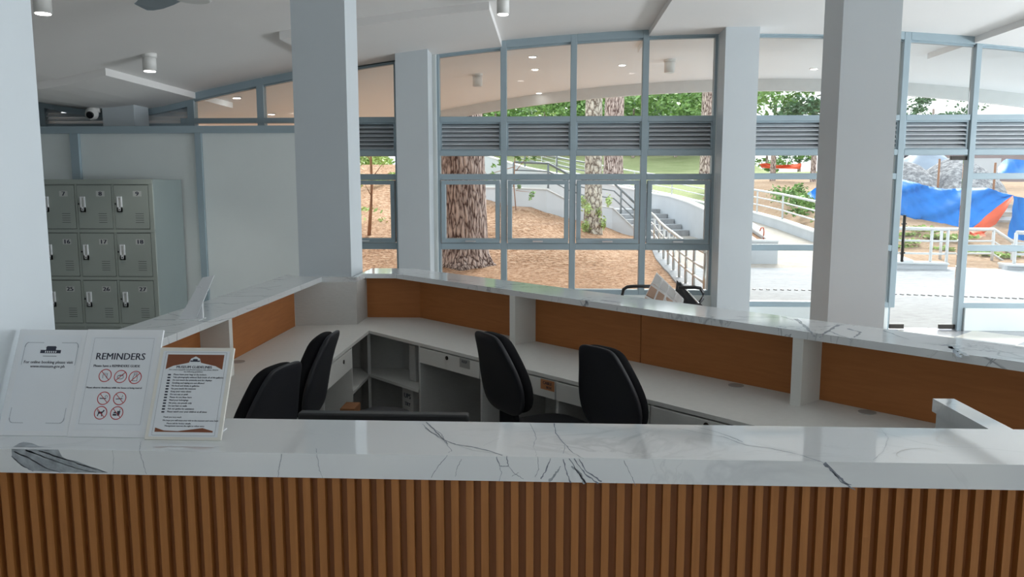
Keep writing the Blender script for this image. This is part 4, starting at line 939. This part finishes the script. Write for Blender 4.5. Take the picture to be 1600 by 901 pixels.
for a, b in zip(q2[1:-1], q2[2:]):
    n_ = max(1, int((b - a).length / 2.2)); dense += [a.lerp(b, i / n_) for i in range(n_)]
railing('long pale railing on the curved ramp kerb with bushes behind', dense, .76, (.36, .68), .03, M['rail_white'])
def flat(pxs, y, Y): return [aty(x, y, Y) for x in pxs]
a = [aty(1383, 411, 15.9), aty(1453, 412.5, 15.9), aty(1478, 413, 15.9)]
railing('pale railing behind the glass door, left of the door hinge frame', a, .70, (.30, .66), .03, M['rail_white'])
a = [aty(1468, 412, 17.2), aty(1549, 412, 17.2), aty(1579, 432, 17.2)]
e = railing('pale railing in front of the orange tarpaulin with a sloping end', a, .74, (.3, .66), .032, M['rail_white'])
a = [aty(1584, 415, 15.9), aty(1660, 418, 15.9)]
railing('pale railing at the right edge in front of the blue tarpaulin', a, .66, (.35, .68), .034, M['rail_white'])
pl = V(aty(1193, 377, 17.0)); mb = MB(); mb.tube([pl - Z0 * .1, pl + Z0 * .22, pl + V((-.02, 0, .30)), pl + V((-.06, 0, .29)), pl + V((-.09, 0, .22))], .018, 8)
tag(mb.build('bent_pipe', M['hose']), 'rust red bent pipe standing in the small straw planter', 'pipe')
# ------------------------------------------------------------------ trees
def trunk(mb, x, y, z0, h, r0, r1, flare=.0, lean=(0, 0), n=28, amp=.06, seed=0):
    rings = []; K = max(8, int(h / .18))
    for i in range(K + 1):
        t = i / K; z = h * t; r = r0 + (r1 - r0) * t; ring = []
        for j in range(n):
            a = 2 * math.pi * j / n; rr = r * (1 + amp * noise.noise(V((math.cos(a) * 2.2 + seed, math.sin(a) * 2.2, z * .5)))
                                         + amp * .6 * noise.noise(V((math.cos(a) * 7, math.sin(a) * 7 + seed, z * .7))))
            if flare: 
                e = math.exp(-z / (.20)) ; rr += flare * e * (.45 + .55 * max(0, math.sin(a * 5 + seed)) + .5 * noise.noise(V((math.cos(a) * 2 + seed, math.sin(a) * 2, 1))))
            ring.append(V((x + lean[0] * t * h + rr * math.cos(a), y + lean[1] * t * h + rr * math.sin(a), z0 + z)))
        rings.append(ring)
    return mb.loft(rings)
def leaves(mb, c, rad, n, s, seed=0):
    rnd = random.Random(seed); c = V(c); ctr = []
    for i in range(max(3, n // 90)):
        while True:
            p = V((rnd.uniform(-1, 1), rnd.uniform(-1, 1), rnd.uniform(-1, 1)))
            if p.length < 1: break
        ctr.append(p)
    for i in range(n):
        b = rnd.choice(ctr); p = b + V((rnd.gauss(0, .16), rnd.gauss(0, .16), rnd.gauss(0, .13)))
        p = c + V((p.x * rad[0], p.y * rad[1], p.z * rad[2])); u = V((rnd.uniform(-1, 1), rnd.uniform(-1, 1), rnd.uniform(-.6, .6))).normalized()
        v = u.cross(V((rnd.uniform(-1, 1), rnd.uniform(-1, 1), rnd.uniform(-1, 1)))).normalized(); k = s * rnd.uniform(.6, 1.3)
        mb.add([p - u * k, p - v * k * .55, p + u * k, p + v * k * .55], [(0, 1, 2, 3)])
    return mb
def tree(label, px, Y, zc, rad, n, s, m, zb=None, r=.15, bark='bark', seed=0, group=None, name='tree'):
    q = ray(px, 450); x = q.x / q.y * Y; zb = hill_h(x, Y) if zb is None else zb
    e = empty(name, (x, Y, zb), label, 'tree', group)
    mb = MB(); trunk(mb, x, Y, zb - .2, max(.6, zc - zb + .3), r, r * .5, n=12, seed=seed); mb.build('trunk', M[bark], e)
    mb = MB(); leaves(mb, (x, Y, zc), rad, n, s, seed); mb.build('foliage', M[m], e); return e
p1 = aty(733, 413, 15.9); e = empty('pine_tree', p1, 'large pine trunk with flared roots close outside the second window bay', 'tree')
mb = MB(); trunk(mb, p1.x - .10, 15.9, p1.z - .12, 9, .47, .36, .40, (-.013, 0), 72, .07, 3); mb.build('trunk', M['bark'], e)
mb = MB(); leaves(mb, (p1.x, 16.2, 9.5), (2.5, 2.5, 1.5), 900, .14, 5); mb.build('foliage', M['leaf'], e)
p2 = aty(926, 362, 20); e = empty('tree', p2, 'pale mottled trunk with leafy shoots at its foot in front of the stairs wall', 'tree')
mb = MB(); trunk(mb, p2.x, 20, p2.z - .2, 8, .23, .17, .06, (-.004, 0), 28, .12, 9); mb.build('trunk', M['bark2'], e)
mb = MB(); leaves(mb, aty(912, 330, 19.7), (.28, .2, .55), 260, .045, 2); leaves(mb, aty(941, 322, 19.8), (.22, .2, .5), 200, .045, 3); mb.build('shoots', M['leaf_light'], e)
mb = MB(); leaves(mb, (p2.x, 20, 9), (2, 2, 1.2), 600, .13, 8); mb.build('foliage', M['leaf'], e)
for px, Y, r, lb, py in ((958, 30.5, .34, 'thick pine trunk on the grass hill beyond the stairs', 274), (1104, 37, .30, 'pine trunk at the right end of the grass hill, beside the pillar', 272)):
    q = aty(px, py, Y); e = empty('pine_tree', q, lb, 'tree'); mb = MB(); trunk(mb, q.x, Y, q.z - .3, 11, r * 1.12, r * .9, .12, (0, 0), 32, .06, px); mb.build('trunk', M['bark'], e)
    mb = MB(); leaves(mb, (q.x, Y, q.z + 11), (3, 3, 2), 500, .2, px); mb.build('foliage', M['leaf_dark'], e)
sp = aty(576, 370, 17.5); e = empty('sapling', sp, 'thin bare brown sapling on the straw slope seen left of the pillar', 'sapling')
mb = MB(); mb.tube([sp - Z0 * .1, sp + V((.06, 0, .6)), sp + V((.10, 0, 1.1)), sp + V((.09, 0, 1.9)), sp + V((.08, 0, 3))], [.045, .038, .032, .026, .014], 8)
for z, dx, L_ in ((.9, -.2, .5), (1.3, .25, .5), (1.7, -.3, .5), (2.0, .3, .4)): mb.tube([sp + V((.09, 0, z)), sp + V((.09 + dx, .1, z + L_ * .7))], [.012, .006], 5)
mb.build('stem', M['twig'], e)
mb = MB(); leaves(mb, sp + V((0, .2, 2.0)), (.5, .3, .6), 260, .05, 4); mb.build('foliage', M['leaf_light'], e)
sp = aty(806, 322, 20.2); e = empty('sapling', sp, 'young pine sapling with loose green needles before the white wall', 'sapling')
mb = MB(); mb.tube([sp - Z0 * .1, sp + V((-.05, 0, .5)), sp + V((-.02, 0, 1.4))], [.02, .015, .008], 6); mb.tube([sp + V((0, 0, .4)), sp + V((.45, 0, .35))], [.008, .004], 5); mb.tube([sp + V((0, 0, .9)), sp + V((.5, 0, 1.5))], [.01, .004], 5); mb.tube([sp + V((-.05, 0, 1.)), sp + V((-.75, 0, .8)), sp + V((-1.0, 0, 1.3))], [.01, .008, .004], 5); mb.build('stem', M['twig'], e)
mb = MB()
for c_, r_ in (((.45, 0, .3), .16), ((.02, 0, .55), .14), ((.3, 0, 1.25), .2), ((-.75, 0, .75), .2), ((-.55, 0, 1.1), .2), ((-.95, 0, 1.25), .18), ((.02, 0, 1.3), .15)): leaves(mb, sp + V(c_), (r_, r_, r_), 60, .05, int(r_ * 100))
mb.build('foliage', M['leaf'], e)
# backdrop trees beyond the hill
bl = ['pale green tree of the wood beyond the grass hill', 'mid green tree of the wood beyond the grass hill', 'dark green tree of the wood beyond the grass hill']; gm = ['leaf_light', 'leaf', 'leaf_dark']
k_ = 0
for px, Y in ((735, 64), (775, 60), (812, 66), (850, 58), (885, 66), (915, 60), (950, 70), (985, 58), (1020, 66), (1050, 58), (1085, 66), (1118, 60), (800, 72), (870, 74), (1000, 74), (1070, 74)):
    c = (0, 1, 2, 1, 0, 1)[k_ % 6]; tree(bl[c], px, Y, 1.65 + .098 * Y, (3.0, 2.5, 2.4), 1500, .21, gm[c], r=.14, seed=k_, group='wood beyond the grass hill: ' + ['pale', 'mid', 'dark'][c] + ' green trees'); k_ += 1
for px, Y, z, lb, m, n, rad in ((1200, 40, 5.9, 'open-crowned tree left of the big right pillar, sky showing through', 'leaf', 900, (2.2, 2, 1.8)), (1262, 38, 5.6, 'dark loose tree partly behind the big right pillar', 'leaf_dark', 800, (2.4, 2, 1.7)),
                           (1440, 60, 7.4, 'dark sparse tree above the louvers over the glass door', 'leaf_dark', 700, (2.4, 2, 1.4)), (1500, 62, 7.6, 'thin bluish tree right of the glass door top', 'leaf_dark', 500, (2.6, 2, 1.2)),
                           (1190, 60, 4.1, 'low green tree on the horizon left of the red tarpaulin', 'leaf', 900, (2.6, 2, 1.5)), (1240, 62, 4.6, 'low dark tree on the horizon right of the red tarpaulin', 'leaf_dark', 700, (2.8, 2, 1.4)),
                           (572, 34, 3.1, 'leafy green tree at the crest above the left straw slope', 'leaf_light', 900, (1.6, 1.5, 1.1)), (600, 45, 3.0, 'small sparse tree at the crest left of the thin pillar', 'leaf', 300, (1.8, 1.5, .9))):
    tree(lb, px, Y, z, rad, n, .16, m, seed=int(px), r=.16)
mb = MB(); 
for px, Y, n in ((570, 22.5, 300), (590, 23.5, 300), (612, 24, 400), (580, 19, 60)): q = ray(px, 450); x = q.x / q.y * Y; leaves(mb, (x, Y, straw_h(x, Y) + .12), (.9, .8, .22), n, .07, px)
tag(mb.build('ground_weeds', M['leaf_light']), 'patchy green weeds on top of the left straw slope', 'weeds', kind='stuff')
for i, (px, Y, w_) in enumerate(((1205, 27.5, .9), (1232, 25.3, .9), (1258, 23.2, .8), (1275, 21.8, .8))):
    q = ray(px, 450); x = q.x / q.y * Y + .55; mb = MB(); leaves(mb, (x, Y, dirt_h(x, Y) + .45), (w_, .7, .55), 600, .07, i)
    tag(mb.build('shrub', M['leaf']), ['farthest shrub behind the curved ramp railing, left of the pillar', 'second farthest shrub behind the curved ramp railing', 'third shrub behind the curved ramp railing', 'nearest shrub behind the ramp railing, touching the big pillar'][i], 'shrub', 'shrubs behind the ramp railing')
mb = MB()
for px, Y in ((1400, 20.5), (1425, 20), (1450, 19.6), (1470, 19.4), (1410, 19), (1440, 18.6), (1545, 17.8), (1575, 17.8)): q = ray(px, 450); x = q.x / q.y * Y; leaves(mb, (x, Y, dirt_h(x, Y) + .06), (.7, .5, .12), 260, .06, px)
tag(mb.build('weeds', M['leaf_light']), 'low weeds on the dirt at the foot of the blue tarpaulin', 'weeds', kind='stuff')
# ------------------------------------------------------------------ tarpaulins, gravel, poles, buildings
def cloth(mb, top, bot, n, m, amp=.08, seed=0):
    """top / bot: lists of (px, py, Y)"""
    def at(L, t):
        s_ = t * (len(L) - 1); i = min(int(s_), len(L) - 2); return aty(*L[i]).lerp(aty(*L[i + 1]), s_ - i)
    mb.use(m); vs = []
    for i in range(n + 1):
        a, b = at(top, i / n), at(bot, i / n)
        for j in range(m_ + 1):
            p = a.lerp(b, j / m_); d = amp * (noise.noise(V((i * .10 + j * .22 + seed, j * .05, seed))) + .5 * noise.noise(V((i * .35 - j * .5, seed, 2)))); vs.append(p + V((0, d, 0)))
    mb.add(vs, [(i * (m_ + 1) + j, i * (m_ + 1) + j + 1, (i + 1) * (m_ + 1) + j + 1, (i + 1) * (m_ + 1) + j) for i in range(n) for j in range(m_)], True)
m_ = 14
mb = MB(); cloth(mb, [(1394, 276, 23), (1420, 282, 22.8), (1440, 289, 22.6), (1475, 295, 22.2), (1505, 294, 21.8), (1540, 293, 21.3), (1560, 299, 21), (1584, 305, 20.7)],
      [(1391, 331, 22.4), (1415, 338, 22), (1440, 346, 21.8), (1475, 356, 21.2), (1500, 360, 20.8), (1516, 360, 20.6), (1550, 332, 20.7), (1583, 306, 20.7)], 60, M['tarp'], .22)
tp = mb.build('tarpaulin', None, base=True); sd = tp.modifiers.new('thickness', 'SOLIDIFY'); sd.thickness = .01
tag(tp, 'wrinkled bright blue tarpaulin hung as a fence behind the glass door', 'tarpaulin')
mb = MB(); m_ = 6; cloth(mb, [(1584, 304, 20.3), (1550, 330, 20.1), (1514, 359, 19.9)], [(1583, 309, 20.1), (1557, 350, 19.9), (1517, 372, 19.6)], 16, M['tarp_orange'], .1, 3)
cloth(mb, [(1516, 361, 19.8), (1540, 361, 19.7)], [(1517, 368, 19.4), (1541, 369, 19.4)], 8, M['tarp_orange'], .15, 5)
tag(mb.build('orange_tarpaulin', None), 'orange underside flap of tarpaulin beside the blue sheet', 'tarpaulin')
mb = MB(); m_ = 10; cloth(mb, [(1583, 306, 19.6), (1600, 309, 19.4), (1680, 316, 19)], [(1577, 372, 19.2), (1600, 376, 19), (1680, 385, 18.6)], 24, M['tarp'], .12, 8)
tag(mb.build('tarpaulin', None), 'darker blue tarpaulin at the right edge beside the lumber', 'tarpaulin')
m_ = 6; mb = MB(); cloth(mb, [(1562, 258, 30), (1572, 248, 30), (1600, 250, 30), (1700, 252, 30)], [(1558, 272, 29), (1575, 274, 29), (1600, 274, 29), (1700, 276, 29)], 30, M['tarp'], .15, 4)
tag(mb.build('tarpaulin', None), 'light blue tarpaulin cover far behind, at the upper right', 'tarpaulin')
m_ = 5; mb = MB(); cloth(mb, [(1276, 292, 24.5), (1262, 303, 24.5)], [(1279, 318, 24), (1268, 312, 24)], 8, M['tarp'], .1, 6); tag(mb.build('tarpaulin', None), 'small blue tarpaulin corner at the left of the big pillar', 'tarpaulin')
mb = MB(); cloth(mb, [(1186, 256, 44), (1196, 254.5, 44), (1215, 258, 44), (1235, 257, 44), (1252, 255, 44)], [(1190, 262, 44), (1200, 263, 44), (1215, 263, 44), (1235, 264, 44), (1250, 264, 44)], 30, M['tarp_orange'], .3, 7); tag(mb.build('tarpaulin', None), 'faded red tarpaulin lying across the far dirt', 'tarpaulin')
def heap(name, label, px, Y, ztop, rx, ry, m, cat, seed, amp=.25, merge=False, more=None):
    q = ray(px, 450); x = q.x / q.y * Y; zb = dirt_h(x, Y) - .3 if Y < 34 else hill_h(x, Y) - .3; mb = MB(); rings = []
    for i in range(14):
        t = i / 13; k = math.cos(t * math.pi / 2) ** .8 + .002
        rings.append([V((x + rx * k * math.cos(a) * (1 + amp * noise.noise(V((math.cos(a) * 1.5 + seed, math.sin(a) * 1.5, t * 2)))), Y + ry * k * math.sin(a), zb + (ztop - zb) * t + amp * .5 * noise.noise(V((math.cos(a) * k * 3, math.sin(a) * k * 3, seed))))) for a in [2 * math.pi * j / 40 for j in range(40)]])
    mb.loft(rings)
    if merge: return mb
    if more: mb.add(more.v, more.f, True)
    tag(mb.build(name, m), label, cat, kind='stuff' if cat == 'gravel' else None)
lower = heap('gravel_pile', '', 1400, 27.5, 2.6, 1.5, 2, M['gravel'], 'gravel', 6, merge=True)
heap('gravel_pile', 'big pale grey gravel heap behind the blue tarpaulin', 1478, 27, 2.75, 1.55, 2, M['gravel'], 'gravel', 3, more=lower)
heap('covered_heap', 'blue-grey sheet covering a heap behind the gravel', 1432, 33, 3.35, 1.6, 1.5, M['tarp_grey'], 'covered heap', 9)
for (px, y0, y1, Y, lb) in ((1405, 240, 336, 22.0, 'pale upright pole in front of the blue tarpaulin'), (1465, 248, 296, 22.9, 'thin brown pole behind the tarpaulin before the gravel'), (1552, 254, 300, 22, 'thin brown pole right of the door, behind the tarpaulin')):
    a, b = aty(px, y1, Y), aty(px, y0, Y); mb = MB(); mb.tube([V((a.x, Y, dirt_h(a.x, Y) - .1)), V((a.x, Y, b.z))], .03, 8); tag(mb.build('pole', M['coping'] if px < 1410 else M['twig']), lb, 'pole')
def shed(label, x0p, x1p, Y, ytop, depth, m, roofm):
    a, b = aty(x0p, ytop, Y), aty(x1p, ytop, Y); e = empty('building', ((a.x + b.x) / 2, Y + depth / 2, 1.5), label, 'building'); zt = a.z
    mb = MB(); mb.box(a.x, b.x, Y, Y + depth, 1.2, zt); mb.build('wall', m, e); mb = MB(); mb.box(a.x - .3, b.x + .3, Y - .4, Y + depth + .3, zt, zt + .18); mb.build('roof', roofm, e)
    mb = MB(); mb.box(a.x + .1, min(b.x - .2, a.x + 1.5), Y - .06, Y, 1.4, zt - 1.0); mb.build('low_panel', M['outwall'], e); return e
shed('dusty purple-brown building behind the blue cover at the upper right', 1517, 1720, 40, 215, 6, M['brick'], M['purple'])
shed('dark purple building behind the covered heap', 1405, 1512, 48, 238, 5, M['purple'], M['tarp_grey'])
for i in range(9):
    p = aty(1566 + (i % 2) * 5, 322 + i * 6.4, 21.6); mb = MB(); mb.obox(p, (.34, .1 * (i % 3 - 1), 0), (0, .10, 0), (0, 0, .05))
    tag(mb.build('lumber_plank', M['coping'] if i % 2 else M['rampc']), 'pale plank of the lumber stack beside the orange flap', 'plank', 'lumber stack between the tarpaulins')
